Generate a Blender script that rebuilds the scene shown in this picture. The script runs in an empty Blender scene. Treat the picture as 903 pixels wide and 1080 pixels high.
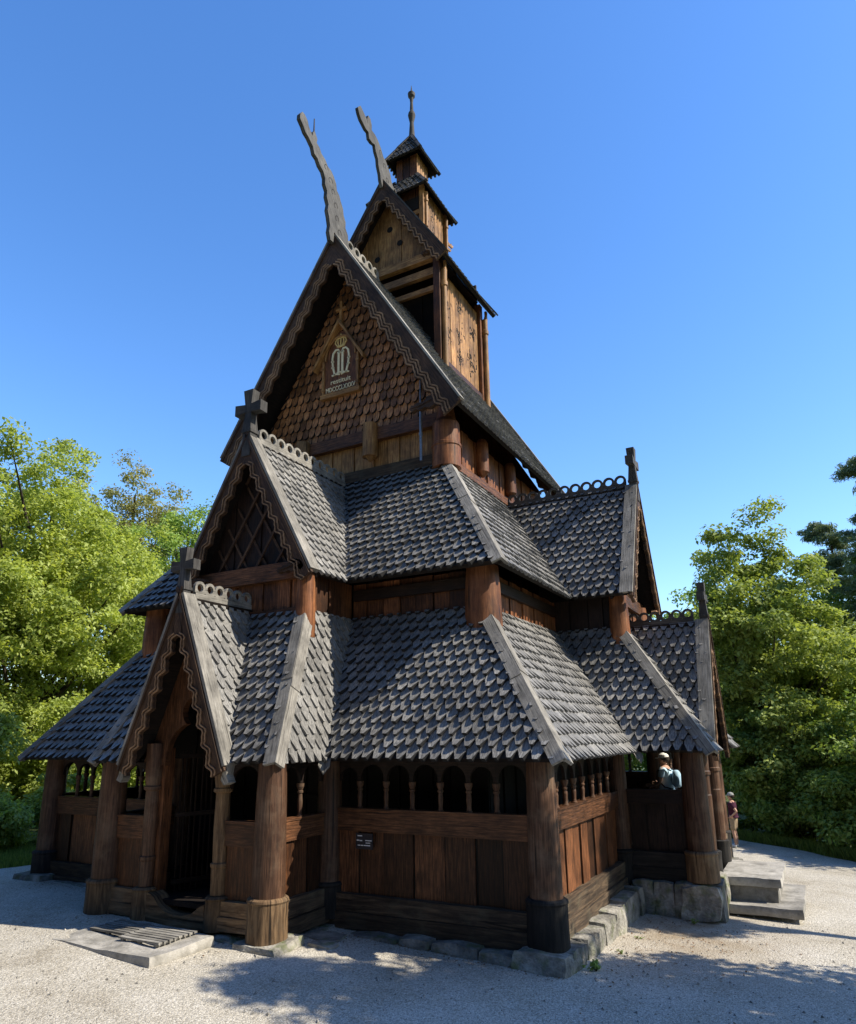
import bpy, math, random
import numpy as np
from mathutils import Vector as V, Matrix
random.seed(7)
rng = np.random.default_rng(7)
PI = math.pi
scene = bpy.context.scene
COL = scene.collection

# ------------------------------------------------------------------ materials
def new_mat(name):
    m = bpy.data.materials.new(name); m.use_nodes = True
    nt = m.node_tree
    for n in list(nt.nodes): nt.nodes.remove(n)
    out = nt.nodes.new('ShaderNodeOutputMaterial')
    b = nt.nodes.new('ShaderNodeBsdfPrincipled')
    nt.links.new(b.outputs[0], out.inputs[0])
    return m, nt, b, out

def node(nt, t, **kw):
    n = nt.nodes.new(t)
    for k, v in kw.items(): setattr(n, k, v)
    return n

def ramp(nt, fac, stops):
    r = node(nt, 'ShaderNodeValToRGB')
    cr = r.color_ramp
    while len(cr.elements) < len(stops): cr.elements.new(0.5)
    for e, (p, c) in zip(cr.elements, stops):
        e.position = p; e.color = (*c, 1)
    nt.links.new(fac, r.inputs[0])
    return r.outputs[0]

def mixc(nt, fac, a, b, mode='MIX'):
    m = node(nt, 'ShaderNodeMix', data_type='RGBA', blend_type=mode)
    if isinstance(fac, (int, float)): m.inputs[0].default_value = fac
    else: nt.links.new(fac, m.inputs[0])
    for i, s in ((6, a), (7, b)):
        if isinstance(s, tuple): m.inputs[i].default_value = (*s, 1)
        else: nt.links.new(s, m.inputs[i])
    return m.outputs[2]

def math_n(nt, op, a, b=0.0, c=None):
    m = node(nt, 'ShaderNodeMath', operation=op)
    for i, s in enumerate((a, b) if c is None else (a, b, c)):
        if isinstance(s, (int, float)): m.inputs[i].default_value = s
        else: nt.links.new(s, m.inputs[i])
    return m.outputs[0]

def wood(name, dark, light, rough=0.62, su=1.6, sv=24, bump=0.35, weather=None, vary=0.55, wamt=0.6):
    m, nt, b, out = new_mat(name)
    uv = node(nt, 'ShaderNodeUVMap')
    mp = node(nt, 'ShaderNodeMapping'); mp.inputs['Scale'].default_value = (su, sv, 1)
    nt.links.new(uv.outputs[0], mp.inputs[0])
    n1 = node(nt, 'ShaderNodeTexNoise'); n1.inputs['Scale'].default_value = 1.6
    n1.inputs['Detail'].default_value = 7; n1.inputs['Roughness'].default_value = 0.68
    n1.inputs['Distortion'].default_value = 0.5
    nt.links.new(mp.outputs[0], n1.inputs[0])
    col = ramp(nt, n1.outputs[0], [(0.30, tuple(c*0.45 for c in dark)), (0.46, dark), (0.68, light)])
    tc = node(nt, 'ShaderNodeTexCoord')
    n2 = node(nt, 'ShaderNodeTexNoise'); n2.inputs['Scale'].default_value = 1.9
    n2.inputs['Detail'].default_value = 5; n2.inputs['Roughness'].default_value = 0.65
    nt.links.new(tc.outputs['Object'], n2.inputs[0])
    if weather:
        f = ramp(nt, n2.outputs[0], [(0.50, (0, 0, 0)), (0.72, (wamt,)*3)])
        col = mixc(nt, f, col, weather)
    else:
        f = ramp(nt, n2.outputs[0], [(0.34, (0.5,)*3), (0.62, (1,)*3)])
        col = mixc(nt, 1.0, col, f, 'MULTIPLY')
    mp2 = node(nt, 'ShaderNodeMapping'); mp2.inputs['Scale'].default_value = (su*.55, sv*1.1, 1); mp2.inputs['Location'].default_value = (3.3, 7.7, 0)
    nt.links.new(uv.outputs[0], mp2.inputs[0])
    n4 = node(nt, 'ShaderNodeTexNoise'); n4.inputs['Scale'].default_value = 1.3; n4.inputs['Detail'].default_value = 3; n4.inputs['Distortion'].default_value = .8
    nt.links.new(mp2.outputs[0], n4.inputs[0])
    crack = ramp(nt, n4.outputs[0], [(0.30, (0.22,)*3), (0.38, (1,)*3)])
    col = mixc(nt, 1.0, col, crack, 'MULTIPLY')
    n5 = node(nt, 'ShaderNodeTexNoise'); n5.inputs['Scale'].default_value = 0.55; n5.inputs['Detail'].default_value = 6; n5.inputs['Roughness'].default_value = .7
    nt.links.new(tc.outputs['Object'], n5.inputs[0])
    stain = ramp(nt, n5.outputs[0], [(0.36, (0.62,)*3), (0.60, (1.0,)*3)])
    col = mixc(nt, 1.0, col, stain, 'MULTIPLY')
    at = node(nt, 'ShaderNodeAttribute', attribute_name='rnd')
    val = math_n(nt, 'MULTIPLY_ADD', at.outputs['Fac'], vary*1.3, 1-vary*0.65)
    hs = node(nt, 'ShaderNodeHueSaturation')
    nt.links.new(val, hs.inputs['Value']); nt.links.new(col, hs.inputs['Color'])
    nt.links.new(hs.outputs[0], b.inputs['Base Color'])
    b.inputs['Roughness'].default_value = rough
    b.inputs['Specular IOR Level'].default_value = 0.3
    bp = node(nt, 'ShaderNodeBump'); bp.inputs['Strength'].default_value = bump
    bp.inputs['Distance'].default_value = 0.02
    nt.links.new(n1.outputs[0], bp.inputs['Height']); nt.links.new(bp.outputs[0], b.inputs['Normal'])
    return m

def stone(name, c1, c2, moss=None, scale=3.0, bump=0.6):
    m, nt, b, out = new_mat(name)
    tc = node(nt, 'ShaderNodeTexCoord')
    n1 = node(nt, 'ShaderNodeTexNoise'); n1.inputs['Scale'].default_value = scale
    n1.inputs['Detail'].default_value = 10; n1.inputs['Roughness'].default_value = 0.7
    nt.links.new(tc.outputs['Object'], n1.inputs[0])
    col = ramp(nt, n1.outputs[0], [(0.28, tuple(c*0.4 for c in c1)), (0.45, c1), (0.65, c2)])
    if moss:
        n2 = node(nt, 'ShaderNodeTexNoise'); n2.inputs['Scale'].default_value = 4.5
        n2.inputs['Detail'].default_value = 6
        nt.links.new(tc.outputs['Object'], n2.inputs[0])
        f = ramp(nt, n2.outputs[0], [(0.52, (0, 0, 0)), (0.68, (0.75,)*3)])
        col = mixc(nt, f, col, moss)
    at = node(nt, 'ShaderNodeAttribute', attribute_name='rnd')
    val = math_n(nt, 'MULTIPLY_ADD', at.outputs['Fac'], 0.5, 0.72)
    hs = node(nt, 'ShaderNodeHueSaturation')
    nt.links.new(val, hs.inputs['Value']); nt.links.new(col, hs.inputs['Color'])
    nt.links.new(hs.outputs[0], b.inputs['Base Color'])
    b.inputs['Roughness'].default_value = 0.9
    b.inputs['Specular IOR Level'].default_value = 0.2
    n3 = node(nt, 'ShaderNodeTexNoise'); n3.inputs['Scale'].default_value = 22
    n3.inputs['Detail'].default_value = 8
    nt.links.new(tc.outputs['Object'], n3.inputs[0])
    bp = node(nt, 'ShaderNodeBump'); bp.inputs['Strength'].default_value = bump
    bp.inputs['Distance'].default_value = 0.03
    nt.links.new(n3.outputs[0], bp.inputs['Height']); nt.links.new(bp.outputs[0], b.inputs['Normal'])
    return m

def plain(name, c, rough=0.7, noise=0.25, scale=20, spec=0.3, metal=0):
    m, nt, b, out = new_mat(name)
    tc = node(nt, 'ShaderNodeTexCoord')
    n1 = node(nt, 'ShaderNodeTexNoise'); n1.inputs['Scale'].default_value = scale
    n1.inputs['Detail'].default_value = 4
    nt.links.new(tc.outputs['Object'], n1.inputs[0])
    col = ramp(nt, n1.outputs[0], [(0.3, tuple(x*(1-noise) for x in c)), (0.7, tuple(min(1, x*(1+noise)) for x in c))])
    nt.links.new(col, b.inputs['Base Color'])
    b.inputs['Roughness'].default_value = rough; b.inputs['Metallic'].default_value = metal
    b.inputs['Specular IOR Level'].default_value = spec
    return m

def leafmat(name, c, c2, trans=0.38):
    m, nt, b, out = new_mat(name)
    at = node(nt, 'ShaderNodeAttribute', attribute_name='rnd')
    col = ramp(nt, at.outputs['Fac'], [(0.0, tuple(x*0.55 for x in c)), (0.45, c), (1.0, c2)])
    nt.links.new(col, b.inputs['Base Color'])
    b.inputs['Roughness'].default_value = 0.55; b.inputs['Specular IOR Level'].default_value = 0.25
    tr = node(nt, 'ShaderNodeBsdfTranslucent')
    tcol = mixc(nt, 1.0, col, (1.25, 1.2, 0.55), 'MULTIPLY')
    nt.links.new(tcol, tr.inputs[0])
    mx = node(nt, 'ShaderNodeMixShader'); mx.inputs[0].default_value = trans
    nt.links.new(b.outputs[0], mx.inputs[1]); nt.links.new(tr.outputs[0], mx.inputs[2])
    nt.links.new(mx.outputs[0], out.inputs[0])
    return m

M = {}
M['shingle'] = wood('tarred_shingle', (0.185, 0.180, 0.170), (0.43, 0.414, 0.385), rough=0.5, su=5, sv=26, bump=0.35, vary=0.34, weather=(0.35, 0.33, 0.29), wamt=0.3)
M['deck'] = plain('shingle_gap_shade', (0.02, 0.02, 0.021), rough=0.9)  # dark of the gaps; also shade painted on shingle butts and edges
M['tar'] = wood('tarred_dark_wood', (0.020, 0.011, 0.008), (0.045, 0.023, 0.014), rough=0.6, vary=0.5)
M['soffit'] = wood('soffit_wood', (0.014, 0.009, 0.007), (0.03, 0.018, 0.012), rough=0.8, vary=0.5)  # shade under the eaves and in the gallery put into the colour
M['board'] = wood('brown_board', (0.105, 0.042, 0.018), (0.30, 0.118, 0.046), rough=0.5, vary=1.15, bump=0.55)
M['rail'] = wood('brown_rail', (0.105, 0.045, 0.02), (0.28, 0.12, 0.052), rough=0.5, vary=0.6, bump=0.6)
M['post'] = wood('tarred_post', (0.075, 0.036, 0.020), (0.19, 0.098, 0.055), rough=0.55, su=0.9, sv=14, vary=0.35, bump=0.6, weather=(0.27, 0.19, 0.125), wamt=0.45)
M['dragon'] = wood('dragon_wood', (0.10, 0.097, 0.092), (0.20, 0.193, 0.18), rough=0.7, su=2, sv=22, vary=0.2, bump=0.4)
M['plinth'] = wood('plinth_wood', (0.13, 0.078, 0.04), (0.31, 0.195, 0.10), rough=0.75, su=1.0, sv=9, vary=0.5, bump=0.7, weather=(0.20, 0.165, 0.11), wamt=0.5)
M['plinthdark'] = wood('plinth_dark_wood', (0.022, 0.02, 0.018), (0.055, 0.045, 0.036), rough=0.75, su=1.0, sv=9, vary=0.4, bump=0.6)
M['sill'] = wood('weathered_sill', (0.065, 0.044, 0.028), (0.17, 0.115, 0.068), rough=0.8, su=0.9, sv=10, bump=0.8, weather=(0.16, 0.15, 0.10), wamt=0.45)
M['warm'] = wood('golden_wood', (0.36, 0.175, 0.06), (0.70, 0.41, 0.16), rough=0.55, vary=0.55, bump=0.4)
M['orange'] = wood('orange_wood', (0.22, 0.08, 0.03), (0.42, 0.175, 0.07), rough=0.55, su=0.9, sv=8, vary=0.4, bump=0.4)
M['grey'] = wood('weathered_grey_wood', (0.30, 0.28, 0.245), (0.47, 0.44, 0.385), rough=0.8, su=1.5, sv=26, vary=0.25, bump=0.3)
M['greydark'] = wood('dark_grey_wood', (0.075, 0.07, 0.066), (0.15, 0.14, 0.13), rough=0.75, su=1.2, sv=20, vary=0.35, bump=0.4)
M['barge'] = wood('bargeboard_wood', (0.075, 0.04, 0.023), (0.17, 0.095, 0.052), rough=0.65, vary=0.3)
M['carve'] = wood('carved_relief_wood', (0.32, 0.185, 0.10), (0.55, 0.35, 0.20), rough=0.7, vary=0.3)
M['gshingle'] = wood('gable_shingle', (0.36, 0.145, 0.055), (0.74, 0.38, 0.16), rough=0.5, su=4, sv=22, vary=0.8, bump=0.4)
M['black'] = plain('shade_black_wood', (0.012, 0.010, 0.009), rough=0.8)  # near-black: interior shade put into colour; also used for carved cuts and openings
M['ivory'] = plain('ivory_paint', (0.86, 0.76, 0.50), rough=0.5, noise=0.1)
M['gold'] = plain('gilded_paint', (0.72, 0.52, 0.20), rough=0.4, noise=0.1)
M['sign'] = plain('sign_black', (0.03, 0.03, 0.035), rough=0.4)
M['white'] = plain('sign_white', (0.75, 0.75, 0.75), rough=0.5, noise=0.05)
M['pipe'] = plain('grey_pipe', (0.20, 0.22, 0.26), rough=0.4, metal=0.6)
M['stone'] = stone('foundation_stone', (0.19, 0.18, 0.155), (0.40, 0.375, 0.32), moss=(0.12, 0.14, 0.05), bump=1.0)
M['slab'] = stone('slab_stone', (0.27, 0.255, 0.225), (0.46, 0.435, 0.39), scale=2.2, bump=0.4)
M['pallet'] = wood('duckboard_wood', (0.26, 0.245, 0.215), (0.42, 0.40, 0.36), rough=0.85, su=1.2, sv=20)
M['bark'] = wood('bark', (0.06, 0.045, 0.032), (0.15, 0.115, 0.085), rough=0.9, su=2, sv=10, bump=1.0)
M['pinebark'] = wood('pine_bark', (0.10, 0.055, 0.035), (0.24, 0.13, 0.075), rough=0.9, su=2, sv=8, bump=1.0)

# ------------------------------------------------------------------ mesh builder
class MB:
    def __init__(s): s.v = []; s.f = []; s.uv = []; s.r = []; s.m = []; s.s = []
    def face(s, idx, uv, r=0.5, m=0, smooth=False):
        s.f.append(tuple(idx)); s.uv.append(uv); s.r.append(r); s.m.append(m); s.s.append(smooth)
    def poly(s, pts, g=None, r=0.5, m=0, off=(0, 0), smooth=False):
        pts = [V(p) for p in pts]; b = len(s.v); s.v += pts
        n = V((0, 0, 0))
        for i in range(len(pts)):
            a, c = pts[i], pts[(i+1) % len(pts)]
            n += V(((a.y-c.y)*(a.z+c.z), (a.z-c.z)*(a.x+c.x), (a.x-c.x)*(a.y+c.y)))
        if n.length < 1e-12: n = V((0, 0, 1))
        n.normalize()
        if g is None: g = max(((pts[(i+1) % len(pts)]-pts[i]) for i in range(len(pts))), key=lambda e: e.length)
        g = V(g); g = g-n*g.dot(n)
        if g.length < 1e-6: g = n.orthogonal()
        g.normalize(); w = n.cross(g)
        s.face(range(b, b+len(pts)), [(p.dot(g)+off[0], p.dot(w)+off[1]) for p in pts], r, m, smooth)
    def obox(s, o, a, b, c, g=None, m=0, r=None, jit=0.0):
        o, a, b, c = V(o), V(a), V(b), V(c)
        if a.cross(b).dot(c) < 0: a, b = b, a
        if g is None: g = max((a, b, c), key=lambda e: e.length)
        r = random.random() if r is None else r
        off = (random.random()*50, random.random()*50)
        P = {}
        for i in (0, 1):
            for j in (0, 1):
                for k in (0, 1):
                    q = o+a*i+b*j+c*k
                    if jit: q = q+V((random.uniform(-jit, jit) for _ in range(3)))
                    P[i, j, k] = q
        for q in (((0,0,0),(0,1,0),(1,1,0),(1,0,0)), ((0,0,1),(1,0,1),(1,1,1),(0,1,1)), ((0,0,0),(1,0,0),(1,0,1),(0,0,1)),
                  ((0,1,0),(0,1,1),(1,1,1),(1,1,0)), ((0,0,0),(0,0,1),(0,1,1),(0,1,0)), ((1,0,0),(1,1,0),(1,1,1),(1,0,1))):
            s.poly([P[t] for t in q], g, r, m, off)
    def box(s, x0, x1, y0, y1, z0, z1, **k):
        s.obox((x0, y0, z0), (x1-x0, 0, 0), (0, y1-y0, 0), (0, 0, z1-z0), **k)
    def beam(s, p0, p1, w, h, up=(0, 0, 1), **k):
        p0, p1 = V(p0), V(p1); d = p1-p0; up = V(up)
        side = d.cross(up)
        if side.length < 1e-6: side = d.cross(V((1, 0, 0)))
        side.normalize(); u = side.cross(d).normalized()
        s.obox(p0-side*w/2-u*h/2, d, side*w, u*h, g=d, **k)
    def prism(s, pts, ex, g=None, m=0, r=None):
        pts = [V(p) for p in pts]; ex = V(ex)
        n = V((0, 0, 0))
        for i in range(len(pts)):
            a, c = pts[i], pts[(i+1) % len(pts)]
            n += V(((a.y-c.y)*(a.z+c.z), (a.z-c.z)*(a.x+c.x), (a.x-c.x)*(a.y+c.y)))
        if n.dot(ex) < 0: pts.reverse()
        r = random.random() if r is None else r
        off = (random.random()*50, random.random()*50)
        q = [p+ex for p in pts]
        s.poly(pts[::-1], g, r, m, off); s.poly(q, g, r, m, off)
        for i in range(len(pts)):
            j = (i+1) % len(pts)
            s.poly([pts[i], pts[j], q[j], q[i]], g, r, m, off)
    def lathe(s, base, prof, axis=(0, 0, 1), n=18, m=0, r=None, cap=True, wob=0.0):
        base = V(base); ax = V(axis).normalized()
        e1 = ax.orthogonal().normalized(); e2 = ax.cross(e1)
        r = random.random() if r is None else r
        off = random.random()*50
        ph = [1+random.uniform(-wob, wob) for _ in range(n)]
        def ring(t, rad): return [base+ax*t+(e1*math.cos(2*PI*i/n)+e2*math.sin(2*PI*i/n))*rad*ph[i] for i in range(n)]
        rmax = max(q[1] for q in prof)
        for (t0, r0), (t1, r1) in zip(prof[:-1], prof[1:]):
            b = len(s.v); s.v += ring(t0, r0)+ring(t1, r1)
            for i in range(n):
                j = (i+1) % n
                rr = rmax
                s.face((b+i, b+j, b+n+j, b+n+i), [(t0+off, i/n*6.28*rr+off), (t0+off, (i+1)/n*6.28*rr+off), (t1+off, (i+1)/n*6.28*rr+off), (t1+off, i/n*6.28*rr+off)], r, m, True)
        if cap:
            for (t, rad), fl in ((prof[0], True), (prof[-1], False)):
                if rad > 1e-4:
                    p = ring(t, rad)
                    s.poly(p[::-1] if fl else p, None, r, m, (off, off))
    def stroke(s, pts, w, ex, m=0, r=0.5):
        # flat ribbon along a polyline, extruded by ex
        pts = [V(p) for p in pts]; n = V(ex).normalized()
        L = []; R = []
        for i, p in enumerate(pts):
            d = (pts[min(i+1, len(pts)-1)]-pts[max(i-1, 0)])
            if d.length < 1e-9: d = V((1, 0, 0))
            d.normalize(); sd = n.cross(d)*w/2
            L.append(p+sd); R.append(p-sd)
        ex = V(ex)
        for i in range(len(pts)-1):
            q = [R[i], R[i+1], L[i+1], L[i]]
            s.poly([p+ex for p in q], None, r, m)
            s.poly([R[i], R[i+1], R[i+1]+ex, R[i]+ex], None, r, m)
            s.poly([L[i+1], L[i], L[i]+ex, L[i+1]+ex], None, r, m)
        s.poly([L[0], R[0], R[0]+ex, L[0]+ex], None, r, m)
        s.poly([R[-1], L[-1], L[-1]+ex, R[-1]+ex], None, r, m)
    def build(s, name, mats, parent=None):
        me = bpy.data.meshes.new(name)
        me.from_pydata([tuple(v) for v in s.v], [], s.f)
        if not isinstance(mats, (list, tuple)): mats = [mats]
        for mt in mats: me.materials.append(mt)
        uvl = me.uv_layers.new(name='UVMap')
        flat = [c for f in s.uv for t in f for c in t]
        uvl.data.foreach_set('uv', flat)
        at = me.attributes.new('rnd', 'FLOAT', 'FACE'); at.data.foreach_set('value', s.r)
        me.polygons.foreach_set('material_index', s.m)
        me.polygons.foreach_set('use_smooth', s.s)
        me.update()
        o = bpy.data.objects.new(name, me); COL.objects.link(o)
        if parent is not None: o.parent = parent
        return o

def empty(name, loc=(0, 0, 0), rz=0):
    o = bpy.data.objects.new(name, None); COL.objects.link(o); o.location = loc; o.rotation_euler = (0, 0, rz)
    o.empty_display_size = 0.2
    return o
def tag(o, label=None, cat=None, group=None, kind=None):
    if label: o['label'] = label
    if cat: o['category'] = cat
    if group: o['group'] = group
    if kind: o['kind'] = kind
    return o

# ------------------------------------------------------------------ ground level
def gz(x, y):
    yy = min(max(0, y-1), 22)
    if x < -1: b = -.02
    elif x < 2: b = -.02-.05*(x+1)
    else: b = -.17-.045*(min(x, 16)-2)
    return b-0.03*yy

# ------------------------------------------------------------------ shingles
def clip_poly(P, C):
    # Sutherland-Hodgman, C convex counter-clockwise
    out = P
    for i in range(len(C)):
        a, b = C[i], C[(i+1) % len(C)]
        inp, out = out, []
        if not inp: return []
        def side(p): return (b[0]-a[0])*(p[1]-a[1])-(b[1]-a[1])*(p[0]-a[0])
        for j in range(len(inp)):
            p, q = inp[j-1], inp[j]
            sp, sq = side(p), side(q)
            if sq >= 0:
                if sp < 0:
                    t = sp/(sp-sq); out.append((p[0]+t*(q[0]-p[0]), p[1]+t*(q[1]-p[1])))
                out.append(q)
            elif sp >= 0:
                t = sp/(sp-sq); out.append((p[0]+t*(q[0]-p[0]), p[1]+t*(q[1]-p[1])))
    return out

def facet_frame(pts):
    pts = [V(p) for p in pts]
    n = V((0, 0, 0))
    for i in range(len(pts)):
        a, c = pts[i], pts[(i+1) % len(pts)]
        n += V(((a.y-c.y)*(a.z+c.z), (a.z-c.z)*(a.x+c.x), (a.x-c.x)*(a.y+c.y)))
    n.normalize()
    if n.z < 0: n = -n
    u = V((0, 0, 1)).cross(n)
    u.normalize(); v = n.cross(u)
    o = min(pts, key=lambda p: p.z)
    return o, u, v, n

def roof_facet(pts, name, parent, w=0.212, e=0.232, slab=0.10, lift=0.088, shingles=True, mat=None, skip=None, over=0.06, tip=0.15):
    """One roof slope: a thick deck with tarred, pointed wooden shingles laid on it in courses."""
    pts = [V(p) for p in pts]
    o, u, v, n = facet_frame(pts)
    mb = MB()
    P2 = [((p-o).dot(u), (p-o).dot(v)) for p in pts]
    side_f = abs(n.x) > abs(n.y)
    if side_f: lift *= .62
    area = sum(P2[i][0]*P2[(i+1) % len(P2)][1]-P2[(i+1) % len(P2)][0]*P2[i][1] for i in range(len(P2)))
    if area < 0: P2.reverse(); pts = pts[::-1]
    up, dn = pts, [p-n*slab for p in pts]
    mb.poly(up, v, 0.2, 2 if shingles else 0); mb.poly(dn[::-1], u, 0.4, 1)
    for i in range(len(pts)):
        j = (i+1) % len(pts)
        mb.poly([dn[i], dn[j], up[j], up[i]], None, 0.3, 1)
    if shingles:
        umin, umax = min(p[0] for p in P2), max(p[0] for p in P2)
        vmax = max(p[1] for p in P2)
        # let the lowest course run a little past the eave
        C = [(p[0], p[1]-over if p[1] < 0.02 else p[1]) for p in P2]
        rows = int(math.ceil((vmax+over)/e))
        for i in range(rows+1):
            vb = -over+i*e
            k0 = int(umin/w)-2; k1 = int(umax/w)+2
            for k in range(k0, k1):
                uc = (k+(0.5 if i % 2 else 0.0))*w+random.uniform(-.012, .012)
                b0 = vb+random.uniform(-.02, .02)
                ww = w*random.uniform(.90, .985)
                l0 = lift*random.uniform(.85, 1.2)
                L = 1.6*e
                tp = tip*random.uniform(.8, 1.25)
                sh = [(uc-.5*ww, b0+L), (uc-.5*ww, b0+.74*e), (uc-tp*ww-.035*w, b0+.08*e), (uc-tp*ww, b0), (uc+tp*ww, b0), (uc+tp*ww+.035*w, b0+.08*e), (uc+.5*ww, b0+.74*e), (uc+.5*ww, b0+L)]
                q = clip_poly(sh, C)
                if len(q) < 3: continue
                a = abs(sum(q[t][0]*q[(t+1) % len(q)][1]-q[(t+1) % len(q)][0]*q[t][1] for t in range(len(q))))*.5
                if a < 0.003: continue
                r = random.random(); off = (random.random()*40, random.random()*40)
                tw = random.uniform(-.06, .06)
                if random.random() < .02: b0 -= random.uniform(.02, .05); l0 *= 1.3
                kn = b0+.70*e
                def hh(x, y): return 0.006+tw*(x-uc)+(l0*(.40+.60*(kn-y)/(.70*e)) if y < kn else l0*.40*max(0, 1-(y-kn)/(b0+L-kn)))
                for lo, hi in ((-1e3, kn), (kn, 1e3)):
                    qq = clip_poly(q, [(-1e3, lo), (1e3, lo), (1e3, hi), (-1e3, hi)])
                    if len(qq) < 3: continue
                    top = [o+u*x+v*y+n*hh(x, y) for x, y in qq]
                    mb.poly(top, v, r, 0, off)
                    bot = [o+u*x+v*y-n*0.004 for x, y in qq]
                    for t in range(len(qq)):
                        j = (t+1) % len(qq)
                        if min(qq[t][1], qq[j][1]) > b0+L-.02: continue
                        if abs(qq[t][1]-kn) < 1e-5 and abs(qq[j][1]-kn) < 1e-5: continue
                        mb.poly([bot[t], bot[j], top[j], top[t]], v, r*.6, 0 if side_f or (qq[t][0] > uc+.3*ww and qq[j][0] > uc+.3*ww) else 2, off)  # painted shade: butts and left edges near-black, sunward right edges shingle-coloured
    return mb.build(name, [mat or M['shingle'], M['soffit'], M['deck']], parent)

def cap_board(p0, p1, w, t, nrm, name, parent, mat, lift=0.06):
    """A board lying along a hip or verge."""
    p0, p1, nrm = V(p0), V(p1), V(nrm).normalized()
    mb = MB(); d = p1-p0
    mb.beam(p0+nrm*lift, p1+nrm*lift, w, t, up=nrm, jit=.004)
    return mb.build(name, mat, parent)

def hip_cap(p0, p1, w, n1, n2, name, parent, mat, lift=0.075, t=0.05):
    """Two boards meeting over a hip: one lying on each of the two slopes."""
    p0, p1, n1, n2 = V(p0), V(p1), V(n1).normalized(), V(n2).normalized()
    d = (p1-p0).normalized(); mb = MB()
    top = (n1+n2).normalized()*lift*1.25
    for n in (n1, n2):
        s = n.cross(d)
        other = n2 if n is n1 else n1
        if s.dot(other) > 0: s = -s
        cut = random.uniform(.42, .62); L_ = (p1-p0).length
        for f0, f1, up_ in ((0, cut+.03/L_, 0.0), (cut, 1, .014)):
            q0, q1 = p0+(p1-p0)*f0, p0+(p1-p0)*f1
            ws = w*random.uniform(.94, 1.06); j0, j1 = random.uniform(-.008, .008), random.uniform(-.008, .008)
            mb.prism([q0+top+n*up_, q1+top+n*up_, q1+s*(ws+j1)+n*(lift+up_), q0+s*(ws+j0)+n*(lift+up_)], -n*t, g=d)
    return mb.build(name, mat, parent)

# ------------------------------------------------------------------ gable frames
class Frame:
    """a: to the right seen from outside, b: inwards, z: up"""
    def __init__(s, o, right, inward): s.o = V(o); s.r = V(right); s.i = V(inward)
    def __call__(s, a, b, z): return s.o+s.r*a+s.i*b+V((0, 0, z))

def bargeboards(fr, hw, ze, zr, w, parent, period=0.36, amp=0.05, t=0.07, b=-0.06, extend=0.12, mat=None, ribs=2):
    for sgn in (1, -1):
        d = V((sgn*hw, ze-zr)); L = d.length; d.normalize()
        m = V((-sgn*abs(d[1]), -abs(d[0])))  # inward, down
        # outer edge lies 0.05 above the roof line
        s0 = -(m[0]*w)/d[0]
        so = (m[0]*0.06)/d[0]
        def pt(s, q): return (d[0]*s+m[0]*q, zr+d[1]*s+m[1]*q)
        outer = [(0, zr+0.06/abs(d[0])*1.0), pt(L+extend, -0.06)]
        lower = []
        N = int((L+extend-s0)/period*8)
        def wave(s, q): return q+amp*(abs(((s/period) % 1)*2-1)*2-1)*0.9+amp*.25*math.sin(2*PI*s/period*2)
        for i in range(N+1):
            s = s0+(L+extend-s0)*i/N
            q = wave(s-s0, w) if i > 1 else w
            lower.append(pt(s, q))
        lower[0] = (0, lower[0][1])
        mb = MB()
        # strips between outer line and wavy lower edge
        for i in range(N):
            f0, f1 = i/N, (i+1)/N
            o0 = (outer[0][0]+(outer[1][0]-outer[0][0])*f0, outer[0][1]+(outer[1][1]-outer[0][1])*f0)
            o1 = (outer[0][0]+(outer[1][0]-outer[0][0])*f1, outer[0][1]+(outer[1][1]-outer[0][1])*f1)
            quad = [o0, o1, lower[i+1], lower[i]]
            g = fr(d[0], 0, d[1])-fr(0, 0, 0)
            A = [fr(x, b, z) for x, z in quad]; B = [fr(x, b+t, z) for x, z in quad]
            if sgn > 0: A.reverse(); B.reverse()
            mb.poly(A[::-1] if False else A, g, 0.5, 0); mb.poly(B[::-1], g, 0.5, 0)
            l0, l1 = fr(*[lower[i][0], b, lower[i][1]]), fr(lower[i+1][0], b, lower[i+1][1])
            mb.poly([l0, l1, l1+fr.i*t, l0+fr.i*t], g, 0.5, 0)
            u0, u1 = fr(o0[0], b, o0[1]), fr(o1[0], b, o1[1])
            mb.poly([u0, u1, u1+fr.i*t, u0+fr.i*t], g, 0.5, 0)
        quad = [outer[1], lower[-1]]
        mb.poly([fr(outer[1][0], b, outer[1][1]), fr(lower[-1][0], b, lower[-1][1]), fr(lower[-1][0], b+t, lower[-1][1]), fr(outer[1][0], b+t, outer[1][1])], None, .5, 0)
        o = mb.build('bargeboard', mat or M['barge'], parent)
        # carved zigzag ribs
        mr = MB()
        qs = [w*0.52, w*0.70, w*0.90] if ribs == 3 else [w*0.62, w*0.90]
        for q0 in qs:
            line = []
            for i in range(1, N+1):
                s = s0+(L+extend-s0)*i/N
                line.append(fr(*(lambda P: (P[0], b-0.001, P[1]))(pt(s, wave(s-s0, q0)))))
            mr.stroke(line, w*0.085, -fr.i*0.022, r=0.5)
        mr.build('carved_moulding', M['carve'], o)
        ml = MB()
        p0 = fr(0, b-0.002, zr+0.02); 
        s1 = L+extend
        a0 = pt(so, 0.0); a1 = pt(s1, 0.0)
        ml.stroke([fr(a0[0], b-.001, a0[1]), fr(a1[0], b-.001, a1[1])], w*0.16, -fr.i*0.03, r=0.3)
        ml.build('edge_moulding', M['barge'], o)

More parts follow.
